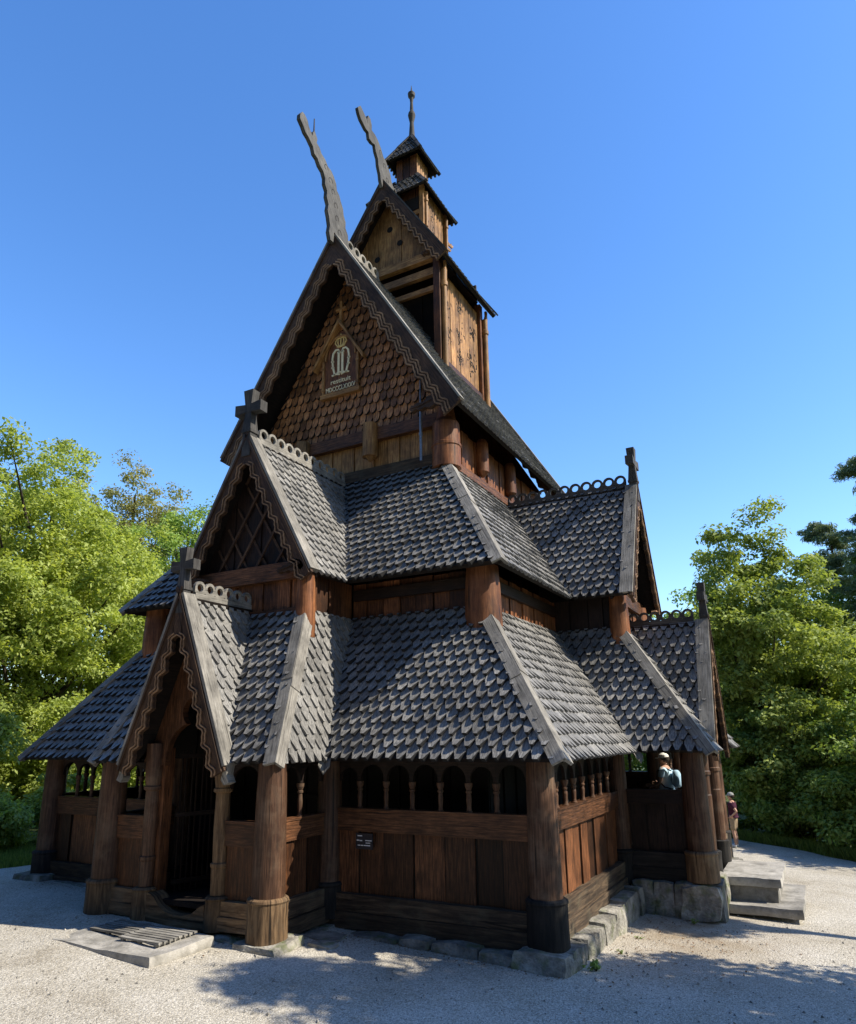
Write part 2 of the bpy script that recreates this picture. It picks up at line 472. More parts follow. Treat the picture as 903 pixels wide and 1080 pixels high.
def crest(fr, b0, b1, z, h, parent, cell=0.27, t=0.06, mat=None, base=0.10):
    """Pierced ridge board: a base plank and a row of round openings with scalloped tops."""
    mb = MB(); n = max(1, int(round((b1-b0)/cell))); c = (b1-b0)/n; R = c*0.30; K = 20
    g = fr(0, 1, 0)-fr(0, 0, 0)
    for sgn in (1, -1):
        A = [fr(sgn*t*.9, b0, z-.22), fr(sgn*t*.9, b1, z-.22), fr(sgn*t*.9, b1, z+base), fr(sgn*t*.9, b0, z+base)]
        mb.poly(A, g, .5)
    mb.poly([fr(-t*.9, b0, z+base), fr(t*.9, b0, z+base), fr(t*.9, b1, z+base), fr(-t*.9, b1, z+base)], g, .6)
    for bb in (b0, b1): mb.poly([fr(-t*.9, bb, z-.22), fr(t*.9, bb, z-.22), fr(t*.9, bb, z+base), fr(-t*.9, bb, z+base)], g, .5)
    zc = z+base+R+0.035
    for k in range(n):
        bc = b0+(k+.5)*c
        inn = []; out = []
        for i in range(K):
            an = 2*PI*i/K; ca, sa = math.cos(an), math.sin(an)
            inn.append((bc+R*ca, zc+R*sa))
            if sa >= -1e-6:
                out.append((bc+c*.5*ca*1.0, zc+(R+.05)*sa))
            else:
                tt = min(.5*c/max(abs(ca), 1e-6), (R+.036)/abs(sa))
                out.append((bc+tt*ca, zc+tt*sa))
        for i in range(K):
            j = (i+1) % K
            for sgn in (1, -1):
                q = [inn[i], out[i], out[j], inn[j]]
                mb.poly([fr(sgn*t/2, x, y) for x, y in q], g, .5)
            for ln in (inn, out):
                mb.poly([fr(-t/2, *ln[i]), fr(t/2, *ln[i]), fr(t/2, *ln[j]), fr(-t/2, *ln[j])], g, .5)
    return mb.build('ridge_crest', mat or M['grey'], parent)

def cross_finial(fr, b, z, h, parent, mat):
    """Tapered post with a stout cross on top; arms run along a."""
    mb = MB()
    def blk(a0, a1, b0_, b1_, z0, z1, ta=None):
        # tapered block: bottom half-width a0, top a1
        P0 = [fr(-a0, b-b0_, z0), fr(a0, b-b0_, z0), fr(a0, b+b0_, z0), fr(-a0, b+b0_, z0)]
        P1 = [fr(-a1, b-b1_, z1), fr(a1, b-b1_, z1), fr(a1, b+b1_, z1), fr(-a1, b+b1_, z1)]
        mb.poly(P0[::-1], (0, 0, 1)); mb.poly(P1, (0, 0, 1))
        for i in range(4):
            j = (i+1) % 4; mb.poly([P0[i], P0[j], P1[j], P1[i]], (0, 0, 1), .5)
    s = h/1.0
    blk(.11*s, .10*s, .10*s, .10*s, z-.45*s, z+.06*s)
    blk(.125*s, .125*s, .12*s, .12*s, z+.06*s, z+.12*s)
    blk(.11*s, .075*s, .11*s, .08*s, z+.12*s, z+.50*s)
    blk(.075*s, .085*s, .085*s, .09*s, z+.50*s, z+.70*s)
    blk(.085*s, .125*s, .09*s, .10*s, z+.70*s, z+1.0*s)
    for sg in (1, -1):
        zc = z+.60*s
        P0 = [fr(sg*.07*s, b-.085*s, zc-.085*s), fr(sg*.07*s, b+.085*s, zc-.085*s), fr(sg*.07*s, b+.085*s, zc+.085*s), fr(sg*.07*s, b-.085*s, zc+.085*s)]
        P1 = [fr(sg*.34*s, b-.10*s, zc-.115*s), fr(sg*.34*s, b+.10*s, zc-.115*s), fr(sg*.34*s, b+.10*s, zc+.115*s), fr(sg*.34*s, b-.10*s, zc+.115*s)]
        if sg < 0: P0.reverse(); P1.reverse()
        mb.poly(P1, None, .5)
        for i in range(4):
            j = (i+1) % 4; mb.poly([P0[i], P0[j], P1[j], P1[i]], fr.r, .5)
    return mb.build('ridge_cross', mat, parent)

def bracket(fr, a, b, z, parent, sgn=1, s=1.0, mat=None):
    """Carved dragon-head tail end of the wall plate under a gable corner."""
    pr = [(-.62,-.02),(-.56,.06),(-.46,.05),(-.40,.10),(-.26,.08),(-.14,.20),(.05,.22),(.22,.14),(.30,.02),(.20,-.08),(.05,-.03),(-.08,-.10),(-.22,-.05),(-.34,-.10),(-.44,-.05),(-.55,-.10)]
    mb = MB()
    mb.prism([fr(a+sgn*x*s, b, z+y*s) for x, y in pr], fr.i*.12)
    c = [fr(a+sgn*s*(.08+.09*math.cos(t*.5)*(1-t/18)), b-.002, z+s*(.07+.09*math.sin(t*.5)*(1-t/18))) for t in range(16)]
    mb.stroke(c, .025*s, -fr.i*.02)
    mb.stroke([fr(a+sgn*x*s, b-.002, z+y*s) for x, y in ((-.55,-.01),(-.44,.0),(-.3,.02),(-.15,.06),(-.05,.09))], .02*s, -fr.i*.02)
    return mb.build('carved_bracket', mat or M['barge'], parent)

def gable_roof(fr, hw, ze, zr, bv, br, name, parent, barge_w, verge_mat, period, w=0.205, e=0.23, verge_w=0.22, amp=0.045, ribs=2, shing=(True, True), ref=None):
    for k, sgn in enumerate((1, -1)):
        p = [fr(sgn*hw, 0, ze), fr(sgn*hw, bv, ze), fr(0, br, zr), fr(0, 0, zr)]
        f = roof_facet(p, name, parent, w=w, e=e, shingles=shing[k])
        _, _, _, n = facet_frame(p)
        vb = MB()
        d = fr(sgn*hw, 0, ze)-fr(0, 0, zr)
        ext = d.normalized()*.05
        q = [fr(0, -.07, zr), fr(0, verge_w, zr), fr(sgn*hw, verge_w, ze)+ext, fr(sgn*hw, -.07, ze)+ext]
        vb.prism([x+n*.04 for x in q], n*.055, g=d)
        vb.build('verge_board', verge_mat, f)
    bargeboards(fr, hw, ze, zr, barge_w, parent, period=period, amp=amp, ribs=ribs)

# ------------------------------------------------------------------ walls
def planks(mb, p0, p1, z0, z1, inward, w=0.45, t=0.05, alt=True, jz=0.0, m=0, edges=None):
    """Vertical boards between p0 and p1 (2-D points)."""
    p0, p1 = V((p0[0], p0[1], 0)), V((p1[0], p1[1], 0)); d = p1-p0; L = d.length; d.normalize()
    inn = V((inward[0], inward[1], 0))
    if edges is None:
        n = max(1, int(round(L/w))); edges = [0]
        for i in range(1, n): edges.append(L*i/n+random.uniform(-.12, .12)*L/n)
        edges.append(L)
    for i in range(len(edges)-1):
        dep = (.028 if (alt and i % 2) else 0)+random.uniform(0, .012)
        a, b = edges[i]+.013, edges[i+1]-.013
        if i: mb.obox(p0+d*(edges[i]-.02)+inn*(t*.75)+V((0, 0, z0+.01)), d*.04, inn*.04, V((0, 0, z1-z0-.02)), g=(0, 0, 1), r=-.4, m=m)
        o = p0+d*a+inn*dep+V((0, 0, z0))
        mb.obox(o, d*(b-a), inn*t, V((0, 0, z1-z0+random.uniform(-jz, jz))), g=(0, 0, 1), m=m, jit=.003)

def arcade_board(mb, p0, p1, zs, ztop, inward, edges, t=0.06, rin=0.035, K=10):
    """Board with a row of round-arched openings; edges are baluster positions along the wall."""
    p0, p1 = V((p0[0], p0[1], 0)), V((p1[0], p1[1], 0)); d = (p1-p0).normalized()
    inn = V((inward[0], inward[1], 0))
    for i in range(len(edges)-1):
        a, b = edges[i], edges[i+1]; c = (a+b)/2; R = (b-a)/2-rin
        za = min(zs, ztop-R-.04)
        pts = [(c-R*math.cos(PI*k/K), za+R*math.sin(PI*k/K)) for k in range(K+1)]
        pts = [(a, za-.05), (c-R, za-.05)] + pts + [(c+R, za-.05), (b, za-.05)]
        r = random.random()
        for k in range(1, len(pts)-2):
            q0, q1 = pts[k], pts[k+1]
            if q1[0]-q0[0] > 1e-5:
                Q = [(q0[0], q0[1]), (q1[0], q1[1]), (q1[0], ztop), (q0[0], ztop)]
                A = [p0+d*x+V((0, 0, z)) for x, z in Q]
                mb.poly(A, d, r); mb.poly([x+inn*t for x in A][::-1], d, r)
            e0 = p0+d*q0[0]+V((0, 0, q0[1])); e1 = p0+d*q1[0]+V((0, 0, q1[1]))
            mb.poly([e0, e0+inn*t, e1+inn*t, e1], d, r*.6)
        for (x0, x1) in ((a, c-R), (c+R, b)):
            A = [p0+d*x+V((0, 0, z)) for x, z in ((x0, za-.05), (x1, za-.05), (x1, ztop), (x0, ztop))]
            mb.poly(A, d, r); mb.poly([x+inn*t for x in A][::-1], d, r)
            mb.poly([A[0], A[0]+inn*t, A[1]+inn*t, A[1]], d, r*.6)
    return za

def gallery_wall(p0, p1, inward, zb, zmid, zr0, zr1, ztop, edges, plank_edges, parent, mats=None, balusters=True, sill=True, zs=2.2, lean=0.0):
    """A gallery wall: boards (the part) with rail, sill beams, arcade board and balusters as sub-parts."""
    mt = dict(board=M['board'], rail=M['rail'], sill=M['sill'], arc=M['tar'], bal=M['post'])
    if mats: mt.update(mats)
    P0, P1 = V((p0[0], p0[1], 0)), V((p1[0], p1[1], 0)); L = (P1-P0).length; d = (P1-P0).normalized()
    inn = V((inward[0], inward[1], 0))
    mb = MB(); planks(mb, p0, p1, zmid-.02, zr0+.03, inward, edges=plank_edges, w=.5, t=.05)
    wall = mb.build('gallery_wall', mt['board'], parent)
    mb = MB()
    mb.obox(P0-inn*.045+V((0, 0, zr0)), d*L, inn*.16, V((0, 0, zr1-zr0)), g=d, jit=.006)
    mb.obox(P0-inn*.06+V((0, 0, zr1-.01)), d*L, inn*.2, V((0, 0, .035)), g=d, jit=.004)
    mb.build('rail_beam', mt['rail'], wall)
    if sill:
        mb = MB(); h = zmid-zb
        mb.obox(P0-inn*.10+V((0, 0, zb+h*.48)), d*L, inn*.24, V((0, 0, h*.52)), g=d, jit=.012)
        mb.obox(P0-inn*.13+V((0, 0, zb)), d*L, inn*.26, V((0, 0, h*.47)), g=d, jit=.014)
        mb.build('sill_beam', mt['sill'], wall)
    if edges:
        mb = MB(); za = arcade_board(mb, p0, p1, zs, ztop, inward, edges)
        mb.build('arcade_board', mt['arc'], wall)
        if balusters:
            for e_ in edges[1:-1]:
                q = P0+d*e_+inn*.03
                mb = MB(); h = zs-.05-zr1
                mb.lathe(q+V((0, 0, zr1)), [(0, .055), (.04, .055), (.05, .042), (.09, .036), (h*.5, .045), (h-.16, .034), (h-.15, .05), (h-.12, .05), (h-.11, .038), (h-.05, .062), (h, .066)], n=12)
                mb.build('baluster', mt['bal'], wall)
    return wall

def round_post(x, y, zb, z1, parent, r=.235, rp=.30, zp=.55, mat=None, pmat=None, name='corner_post', plinth=True):
    mb = MB(); mat = mat or M['post']
    h = z1-(zp if plinth else zb); zb2 = zp if plinth else zb
    mb.lathe((x, y, zb2), [(0, r*1.04), (h*.3, r*1.02), (h*.7, r*.97), (h, r*.9)], n=22, wob=.015)
    o = mb.build(name, mat, parent)
    if plinth:
        mb = MB()
        mb.lathe((x, y, zb), [(0, rp*1.03), ((zp-zb)*.5, rp*1.0), ((zp-zb)-.07, rp*1.0), ((zp-zb)-.04, rp*1.05), ((zp-zb)-.01, rp*1.02), ((zp-zb)+.012, rp*.90)], n=20, wob=.025)
        mb.build('plinth', pmat or M['plinth'], o)
    return o

# ================================================================== the church
church = empty('stave_church')
tag(church, 'tall dark tarred wooden stave church with shingled stacked roofs and dragon heads', 'church')
WP, WG, D1, D2, DS = 1.86, 5.79, 1.55, 6.18, 8.19
XS = 7.31                                    # face of the side projection
ZE1, ZT1, ZE2 = 2.55, 5.24, 5.95
XA, YA = 4.36, 2.87                          # aisle corner
XPA, YPA = 1.40, 1.30                        # aisle of the west projection
YB = 15.3 - YA                               # rear aisle wall
EG, EGY = 6.30, 1.04                         # gallery eave
EP, EPY = 2.13, -0.27                        # west projection eave
FW = Frame((0, 0, 0), (1, 0, 0), (0, 1, 0))

# ---- gallery roofs
zt = ZT1
def both(f):
    for s in (1, -1): f(s)
F_side = {}
SPY, SPX = 5.73, 7.75                        # side projection eaves (front eave y, outer eave x)
SAY, SAX = 7.10, 5.90                        # side projection aisle
def mirr(p, s): return (p[0]*s, p[1], p[2])
def mir(pts, s): return [mirr(p, s) for p in pts]
for s in (1, -1):
    roof_facet(mir([(1.16, EPY, ZE1), (EP, EPY, ZE1), (XPA, YPA, zt), (.06, YPA, zt)], s), 'gallery_roof', church)
    roof_facet(mir([(EP, EPY, ZE1), (EP, EGY, ZE1), (XPA, YA, zt), (XPA, YPA, zt)], s), 'gallery_roof', church)
    roof_facet(mir([(EP, EGY, ZE1), (EG, EGY, ZE1), (XA, YA, zt), (XPA, YA, zt)], s), 'gallery_roof', church)
    roof_facet(mir([(EG, EGY, ZE1), (EG, SPY, ZE1), (XA, SAY, zt), (XA, YA, zt)], s), 'gallery_roof', church)
    roof_facet(mir([(EG, SPY, ZE1), (SPX, SPY, ZE1), (SAX, SAY, zt), (XA, SAY, zt)], s), 'gallery_roof', church)
    roof_facet(mir([(SPX, SPY, ZE1), (SPX, DS-1.16, ZE1), (SAX, DS-.06, zt), (SAX, SAY, zt)], s), 'gallery_roof', church)
    roof_facet(mir([(SPX, 2*DS-SPY, ZE1), (SPX, DS+1.16, ZE1), (SAX, DS+.06, zt), (SAX, 2*DS-SAY, zt)], s), 'gallery_roof', church)
    roof_facet(mir([(EG, 2*DS-SPY, ZE1), (SPX, 2*DS-SPY, ZE1), (SAX, 2*DS-SAY, zt), (XA, 2*DS-SAY, zt)], s), 'gallery_roof', church, shingles=False)
    roof_facet(mir([(EG, 2*DS-SPY, ZE1), (EG, 14.26, ZE1), (XA, YB, zt), (XA, 2*DS-SAY, zt)], s), 'gallery_roof', church, shingles=False)
roof_facet([(EG, 14.26, ZE1), (-EG, 14.26, ZE1), (-XA, YB, zt), (XA, YB, zt)], 'gallery_roof', church, shingles=False)

def fn(pts): return facet_frame(pts)[3]
NF1 = fn([(1.16, EPY, ZE1), (EP, EPY, ZE1), (XPA, YPA, zt)])
NF2 = fn([(EP, EPY, ZE1), (EP, EGY, ZE1), (XPA, YA, zt)])
NF3 = fn([(EP, EGY, ZE1), (EG, EGY, ZE1), (XA, YA, zt)])
NF4 = fn([(EG, EGY, ZE1), (EG, SPY, ZE1), (XA, SAY, zt)])
NF5 = fn([(EG, SPY, ZE1), (SPX, SPY, ZE1), (SAX, SAY, zt)])
NF6 = fn([(SPX, SPY, ZE1), (SPX, 7.0, ZE1), (SAX, SAY, zt)])
def ext(p0, p1, k):
    p0, p1 = V(p0), V(p1); return p0-(p1-p0).normalized()*k
for s in (1, -1):
    def nm(n): return V((n.x*s, n.y, n.z))
    for (a, b, n1, n2, w) in (((EP, EPY, ZE1), (XPA, YPA, zt), NF1, NF2, .155), ((EG, EGY, ZE1), (XA, YA, zt), NF3, NF4, .155), ((SPX, SPY, ZE1), (SAX, SAY, zt), NF5, NF6, .15)):
        a, b = mirr(a, s), mirr(b, s)
        hip_cap(ext(a, b, .07), b, w, nm(n1), nm(n2), 'hip_cap', church, M['grey'])
    # wooden valley gutters that poke out below the eaves
    for a, b in (((EP, EGY, ZE1), (XPA, YA, zt)), ((EG, SPY, ZE1), (XA, SAY, zt))):
        a, b = V(mirr(a, s)), V(mirr(b, s)); d = (b-a).normalized()
        mb = MB(); side = d.cross(V((0, 0, 1))).normalized()
        for sg in (1, -1):
            mb.prism([a-d*.26-V((0, 0, .03)), a+d*.8-V((0, 0, .03)), a+d*.8+side*sg*.10+V((0, 0, .05)), a-d*.20+side*sg*.10+V((0, 0, .05))], V((0, 0, -.03)), g=d)
        mb.build('valley_gutter', M['grey'], church)

# ---- gallery posts
for s in (1, -1):
    round_post(s*WG, D1, -.12, 2.52, church, r=.235, rp=.30, zp=.56, pmat=M['plinthdark'])
    round_post(s*WP, 0, -.10 if s > 0 else -.06, 2.52, church, r=.245, rp=.31, zp=.53)
    round_post(s*WP, D1, -.05, 2.52, church, r=.22, rp=.27, zp=.50, pmat=M['plinthdark'])
    round_post(s*WG, D2, .0, 2.52, church, r=.2, rp=.25, zp=.62, pmat=M['plinthdark'])
    round_post(s*XS, D2, .12, 2.52, church, r=.24, rp=.30, zp=.66)
    round_post(s*(XS-.06), 9.95, -.3, 2.52, church, r=.18, rp=.22, zp=.60, pmat=M['plinthdark'])
    round_post(s*WG, 2*DS-D2, .0, 2.52, church, r=.2, rp=.25, zp=.6, pmat=M['plinthdark'])
    round_post(s*WG, 13.75, -.1, 2.52, church, r=.235, rp=.29, zp=.56, pmat=M['plinthdark'])

# ---- gallery walls
ed = [0.2, .62, 1.15, 1.66, 2.19, 2.70, 3.18, 3.72]
pe = [0.2, .62, 1.11, 1.69, 2.26, 2.80, 3.25, 3.72]
for s in (1, -1):
    gallery_wall((s*(WP-0.0), D1), (s*WG, D1), (0, 1), -.16, .35, 1.33, 1.68, 2.52, ed, pe, church)
    gallery_wall((s*WP, 0.0), (s*WP, D1), (-s, 0), -.10, .42, 1.28, 1.60, 2.52, [.22, .75, 1.33], [.22, .62, .98, 1.33], church)
    # boards beside the portal
    gallery_wall((s*.96, 0.0), (s*(WP-.2), 0.0), (0, 1), .0, .42, 1.22, 1.58, 2.50, [0, .72], [0, .70], church, zs=2.15,
                 mats=dict(sill=M['plinth']))
    gallery_wall((s*WG, D1), (s*WG, D2), (-s, 0), -.12, .42, 1.42, 1.72, 2.52,
                 [.22, .75, 1.24, 1.72, 2.23, 2.85, 3.38, 3.95, 4.45], [.22]+[.22+.423*k for k in range(1, 11)], church)
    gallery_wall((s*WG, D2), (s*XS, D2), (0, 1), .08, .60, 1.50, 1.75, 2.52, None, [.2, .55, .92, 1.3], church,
                 mats=dict(board=M['tar'], rail=M['tar'], sill=M['plinthdark']))  # shade put into the colour: near-black boards instead of brown
    for sg in (-1, 1):
        y0, y1 = DS+sg*.95, DS+sg*1.8
        gallery_wall((s*XS, min(y0, y1)), (s*XS, max(y0, y1)), (-s, 0), .0, .55, 1.45, 1.75, 2.52, [0, .425, .85], [0, .42, .85], church)
    gallery_wall((s*WG, 2*DS-D2), (s*XS, 2*DS-D2), (0, -1), -.1, .5, 1.45, 1.75, 2.52, None, [.2, .55, .92, 1.3], church)
    gallery_wall((s*WG, 2*DS-D2), (s*WG, 13.75), (-s, 0), -.12, .42, 1.42, 1.72, 2.52, [.22+.53*k for k in range(6)], [.22+.44*k for k in range(8)], church)
gallery_wall((-WG, 13.75), (WG, 13.75), (0, -1), -.12, .42, 1.42, 1.72, 2.52, [.22+.62*k for k in range(18)], [.22+.46*k for k in range(25)], church)

# ---- gallery floor and inner (aisle) walls
mb = MB()
mb.box(-WG+.05, WG-.05, D1+.08, 13.7, .22, .30, g=(1, 0, 0)); mb.box(-WP+.05, WP-.05, .02, D1+.07, .22, .30, g=(1, 0, 0))
for s in (1, -1): mb.box(min(s*(WG-.04), s*(XS-.05)), max(s*(WG-.04), s*(XS-.05)), D2+.08, 2*DS-D2-.08, .60, .70, g=(0, 1, 0))
mb.build('gallery_floor', M['soffit'], church)
def aisle_wall(p0, p1, inward, z0, z1, mat, name='aisle_wall', w=.36):
    mb = MB(); planks(mb, p0, p1, z0, z1, inward, w=w, t=.08)
    return mb.build(name, mat, church)
for s in (1, -1):
    aisle_wall((s*.62, YA+.02), (s*XA, YA+.02), (0, 1), .0, 4.6, M['black'])  # lower inner walls coloured near-black for the unlit gallery interior
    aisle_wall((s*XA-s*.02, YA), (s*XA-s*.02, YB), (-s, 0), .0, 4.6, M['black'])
    aisle_wall((s*XPA, YA), (s*XA, YA), (0, 1), 4.6, 5.98, M['board'])
    aisle_wall((s*XA, YA), (s*XA, YB), (-s, 0), 4.6, 5.98, M['orange'])
aisle_wall((-XA, YB), (XA, YB), (0, -1), .0, 5.98, M['board'])
mb = MB(); planks(mb, (-.62, YA+.02), (.62, YA+.02), 0.3, 2.4, (0, 1), w=.31, t=.06)
for z in (.9, 1.7): mb.box(-.6, .6, YA-.03, YA, z, z+.09)
dr = mb.build('inner_door', M['tar'], church)
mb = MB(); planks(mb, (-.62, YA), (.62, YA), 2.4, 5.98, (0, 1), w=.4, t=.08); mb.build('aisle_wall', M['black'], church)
# ceiling of the gallery so that no light leaks through
for s in (1, -1):
    # corner posts of the aisle and wall plates
    round_post(s*XA, YA, 4.7, 6.0, church, r=.34, plinth=False, name='aisle_post', mat=M['orange'])
    round_post(s*XPA, YPA, 4.7, 6.0, church, r=.18, plinth=False, name='aisle_post', mat=M['orange'])
    round_post(s*SAX, SAY, 4.7, 6.0, church, r=.22, plinth=False, name='aisle_post', mat=M['orange'])
    round_post(s*SAX, 2*DS-SAY, 4.7, 6.0, church, r=.22, plinth=False, name='aisle_post', mat=M['orange'])
    round_post(s*XA, YB, 4.7, 6.0, church, r=.3, plinth=False, name='aisle_post', mat=M['orange'])
    # projection aisle walls
    aisle_wall((s*XPA, YPA), (s*XPA, YA), (-s, 0), 4.6, 5.98, M['board'])
    aisle_wall((s*SAX, SAY), (s*SAX, 2*DS-SAY), (-s, 0), 4.6, 5.98, M['orange'])
    aisle_wall((s*XA, SAY), (s*SAX, SAY), (0, 1), 4.6, 5.98, M['tar'])  # eave shadow put into the colour: near-black instead of orange
    aisle_wall((s*XA, 2*DS-SAY), (s*SAX, 2*DS-SAY), (0, -1), 4.6, 5.98, M['tar'])
aisle_wall((-XPA, YPA), (XPA, YPA), (0, 1), 4.6, 5.98, M['board'])

# ---- west portal
mb = MB()
def arch_panel(mb, fr, hwb, zb, zt_, hwi, zs, b, t, key=True, gable=None):
    """board filling a gable around a keyhole arch: outer triangle, inner arch"""
    inner = []
    K = 14
    for k in range(K+1):
        an = PI*k/K; inner.append((hwi*math.cos(an), zs+hwi*1.05*math.sin(an)))
    if key:
        inner2 = []
        for (x, z) in inner:
            inner2.append((x, z))
        c = zs+hwi*1.05+.18; top = []
        for k in range(17):
            an = -PI*.30+PI*1.6*k/16; top.append((.25*math.cos(an), c+.25*math.sin(an)))
        idx = [i for i, (x, z) in enumerate(inner2) if abs(x) < .2]
        inner = inner2[:idx[0]]+top+inner2[idx[-1]+1:]
    inner = [(hwi, zb)]+inner+[(-hwi, zb)]
    outer = []
    for (x, z) in inner:
        sx = 1 if x >= 0 else -1
        zz = z
        # outer point at same height on the gable line
        ox = gable(zz); outer.append((sx*ox, zz))
    n = len(inner)
    for i in range(n-1):
        q = [inner[i], inner[i+1], outer[i+1], outer[i]]
        if (inner[i][0] >= 0) != (inner[i+1][0] >= 0): 
            tip = (0, zt_)
            for tri in ([inner[i], tip, outer[i]], [inner[i], inner[i+1], tip], [inner[i+1], outer[i+1], tip]):
                mb.poly([fr(x, b, z) for x, z in tri], (0, 0, 1), .5)
        else:
            mb.poly([fr(x, b, z) for x, z in q], (0, 0, 1), .5)
        A = [fr(inner[i][0], b, inner[i][1]), fr(inner[i+1][0], b, inner[i+1][1])]
        mb.poly([A[0], A[1], A[1]+fr.i*t, A[0]+fr.i*t], None, .3)
def gline(z): return max(.0, 1.15*(5.2-z)/(5.2-2.5))
arch_panel(mb, FW, 1.1, 2.45, 5.1, .60, 2.55, .02, .12, True, gline)
mb.build('portal_panel', M['rail'], church)
for s in (1, -1):
    x = s*.83
    mb = MB()
    mb.lathe((x, 0, .48), [(0, .125), (.4, .13), (.42, .145), (.47, .145), (.49, .115), (1.0, .125), (1.55, .115), (1.57, .155), (1.62, .155), (1.64, .13), (1.80, .15), (2.35, .155)], n=16, wob=.02)
    o = mb.build('portal_column', M['plinth'] if s > 0 else M['post'], church)
    mb = MB()
    mb.lathe((x, 0, -.03), [(0, .215), (.30, .205), (.44, .205), (.47, .22), (.50, .18)], n=10, wob=.05)
    mb.build('plinth', M['plinth'], o)
    # door jamb behind the column
    mb = MB(); mb.box(min(s*.62, s*.74), max(s*.62, s*.74), .05, .25, .2, 2.75, g=(0, 0, 1)); mb.build('door_jamb', M['board'], church)
mb = MB()
thr = [(-.66, -.02), (.66, -.06), (.66, .34), (.52, .27), (.38, .17), (.2, .13), (.0, .12), (-.2, .15), (-.38, .24), (-.5, .36), (-.66, .42)]
mb.prism([(x, -.12, z) for x, z in thr], (0, .30, 0), g=(1, 0, 0), r=.7)
mb.build('threshold', M['plinth'], church)
# half-open gate leaf with upright bars in the portal
mb = MB(); hx, hy = -.58, .32; dv = V((.32, .95, 0)).normalized()
for k in range(9):
    q = V((hx, hy, 0))+dv*(.06+.1*k)
    mb.beam(q+V((0, 0, .35)), q+V((random.uniform(-.03, .03), 0, 2.7)), .022, .022, up=(1, 0, 0))
for z in (.5, 1.6, 2.6): mb.beam(V((hx, hy, z)), V((hx, hy, z))+dv*.95, .05, .07)
mb.build('portal_gate', M['tar'], church)
GW = Frame((0, -.40, 0), (1, 0, 0), (0, 1, 0))
gp = GW
gable_roof(gp, 1.16, 2.50, 5.38, .16, 1.78, 'portal_roof', church, .25, M['grey'], .34, amp=.055)
crest(gp, .25, 1.72, 5.36, .3, church, cell=.25, mat=M['grey'])
cross_finial(gp, .02, 5.42, .82, church, M['greydark'])
for s in (1, -1):
    mb = MB()   # pale carved brackets at the feet of the verge
    mb.prism([gp(s*(1.14+x*1.1), .0, 2.42+y) for x, y in ((-.08, .12), (.02, .22), (.13, .1), (.10, -.08), (.16, -.2), (.06, -.24), (.0, -.16), (.03, -.04))], gp.i*.16)
    mb.build('carved_bracket', M['grey'], church)

# ---- side portals
for s in (1, -1):
    fs = Frame((s*7.62, DS, 0), (0, s, 0), (-s, 0, 0))
    gable_roof(fs, 1.16, 2.50, 5.40, .16, 1.85, 'portal_roof', church, .25, M['grey'], .34, amp=.055)
    crest(fs, .25, 1.75, 5.38, .3, church, cell=.25, mat=M['greydark'])
    cross_finial(fs, .02, 5.44, .85, church, M['greydark'])
    for sg in (1, -1):
        mb = MB()
        mb.lathe((s*XS, DS+sg*.83, .50), [(0, .15), (.5, .16), (1.1, .16), (1.12, .15), (1.5, .15), (1.52, .18), (1.58, .18), (1.60, .16), (2.3, .16)], n=16, wob=.02)
        o = mb.build('portal_column', M['post'], church)
        mb = MB(); mb.lathe((s*XS, DS+sg*.83, -.12), [(0, .22), (.5, .215), (.62, .225), (.64, .19)], n=10, wob=.04); mb.build('plinth', M['plinthdark'], o)
    # round stub of a broken post beside the stair
    mb = MB(); mb.lathe((s*(XS+.12), D2+.42, gz(7.4, 6.6)+.4), [(0, .12), (.60, .11), (.68, .06)], n=12, wob=.05); mb.build('guard_stub', M['plinth'], church)

# ---- aisle roofs (second tier)
WN, DN, ZT2 = 2.79, 4.60, 9.08
E2X, E2Y = 4.96, 2.27
HW2, ZR2 = 1.64, 8.94
E2B = 15.3-E2Y
SE2 = DS-1.58                                 # eave of the side gable
DNB = 10.75                                   # rear nave wall
for s in (1, -1):
    roof_facet(mir([(HW2, E2Y, ZE2), (E2X, E2Y, ZE2), (WN, DN, ZT2), (0, 4.49, ZR2)], s), 'aisle_roof', church)
    roof_facet(mir([(E2X, E2Y, ZE2), (E2X, SE2, ZE2), (2.83, DS, ZR2), (WN, DS, ZT2), (WN, DN, ZT2)], s), 'aisle_roof', church)
    roof_facet(mir([(E2X, 2*DS-SE2, ZE2), (E2X, E2B, ZE2), (WN, DNB, ZT2), (WN, DS, ZT2), (2.83, DS, ZR2)], s), 'aisle_roof', church, shingles=False)
    na = fn([(HW2, E2Y, ZE2), (E2X, E2Y, ZE2), (WN, DN, ZT2)]); nb = fn([(E2X, E2Y, ZE2), (E2X, SE2, ZE2), (2.83, DS, ZR2)])
    hip_cap(ext(mirr((E2X, E2Y, ZE2), s), mirr((WN, DN, ZT2), s), .07), mirr((WN, DN, ZT2), s), .155, V((na.x*s, na.y, na.z)), V((nb.x*s, nb.y, nb.z)), 'hip_cap', church, M['grey'])
roof_facet([(E2X, E2B, ZE2), (-E2X, E2B, ZE2), (-WN, DNB, ZT2), (WN, DNB, ZT2)], 'aisle_roof', church, shingles=False)

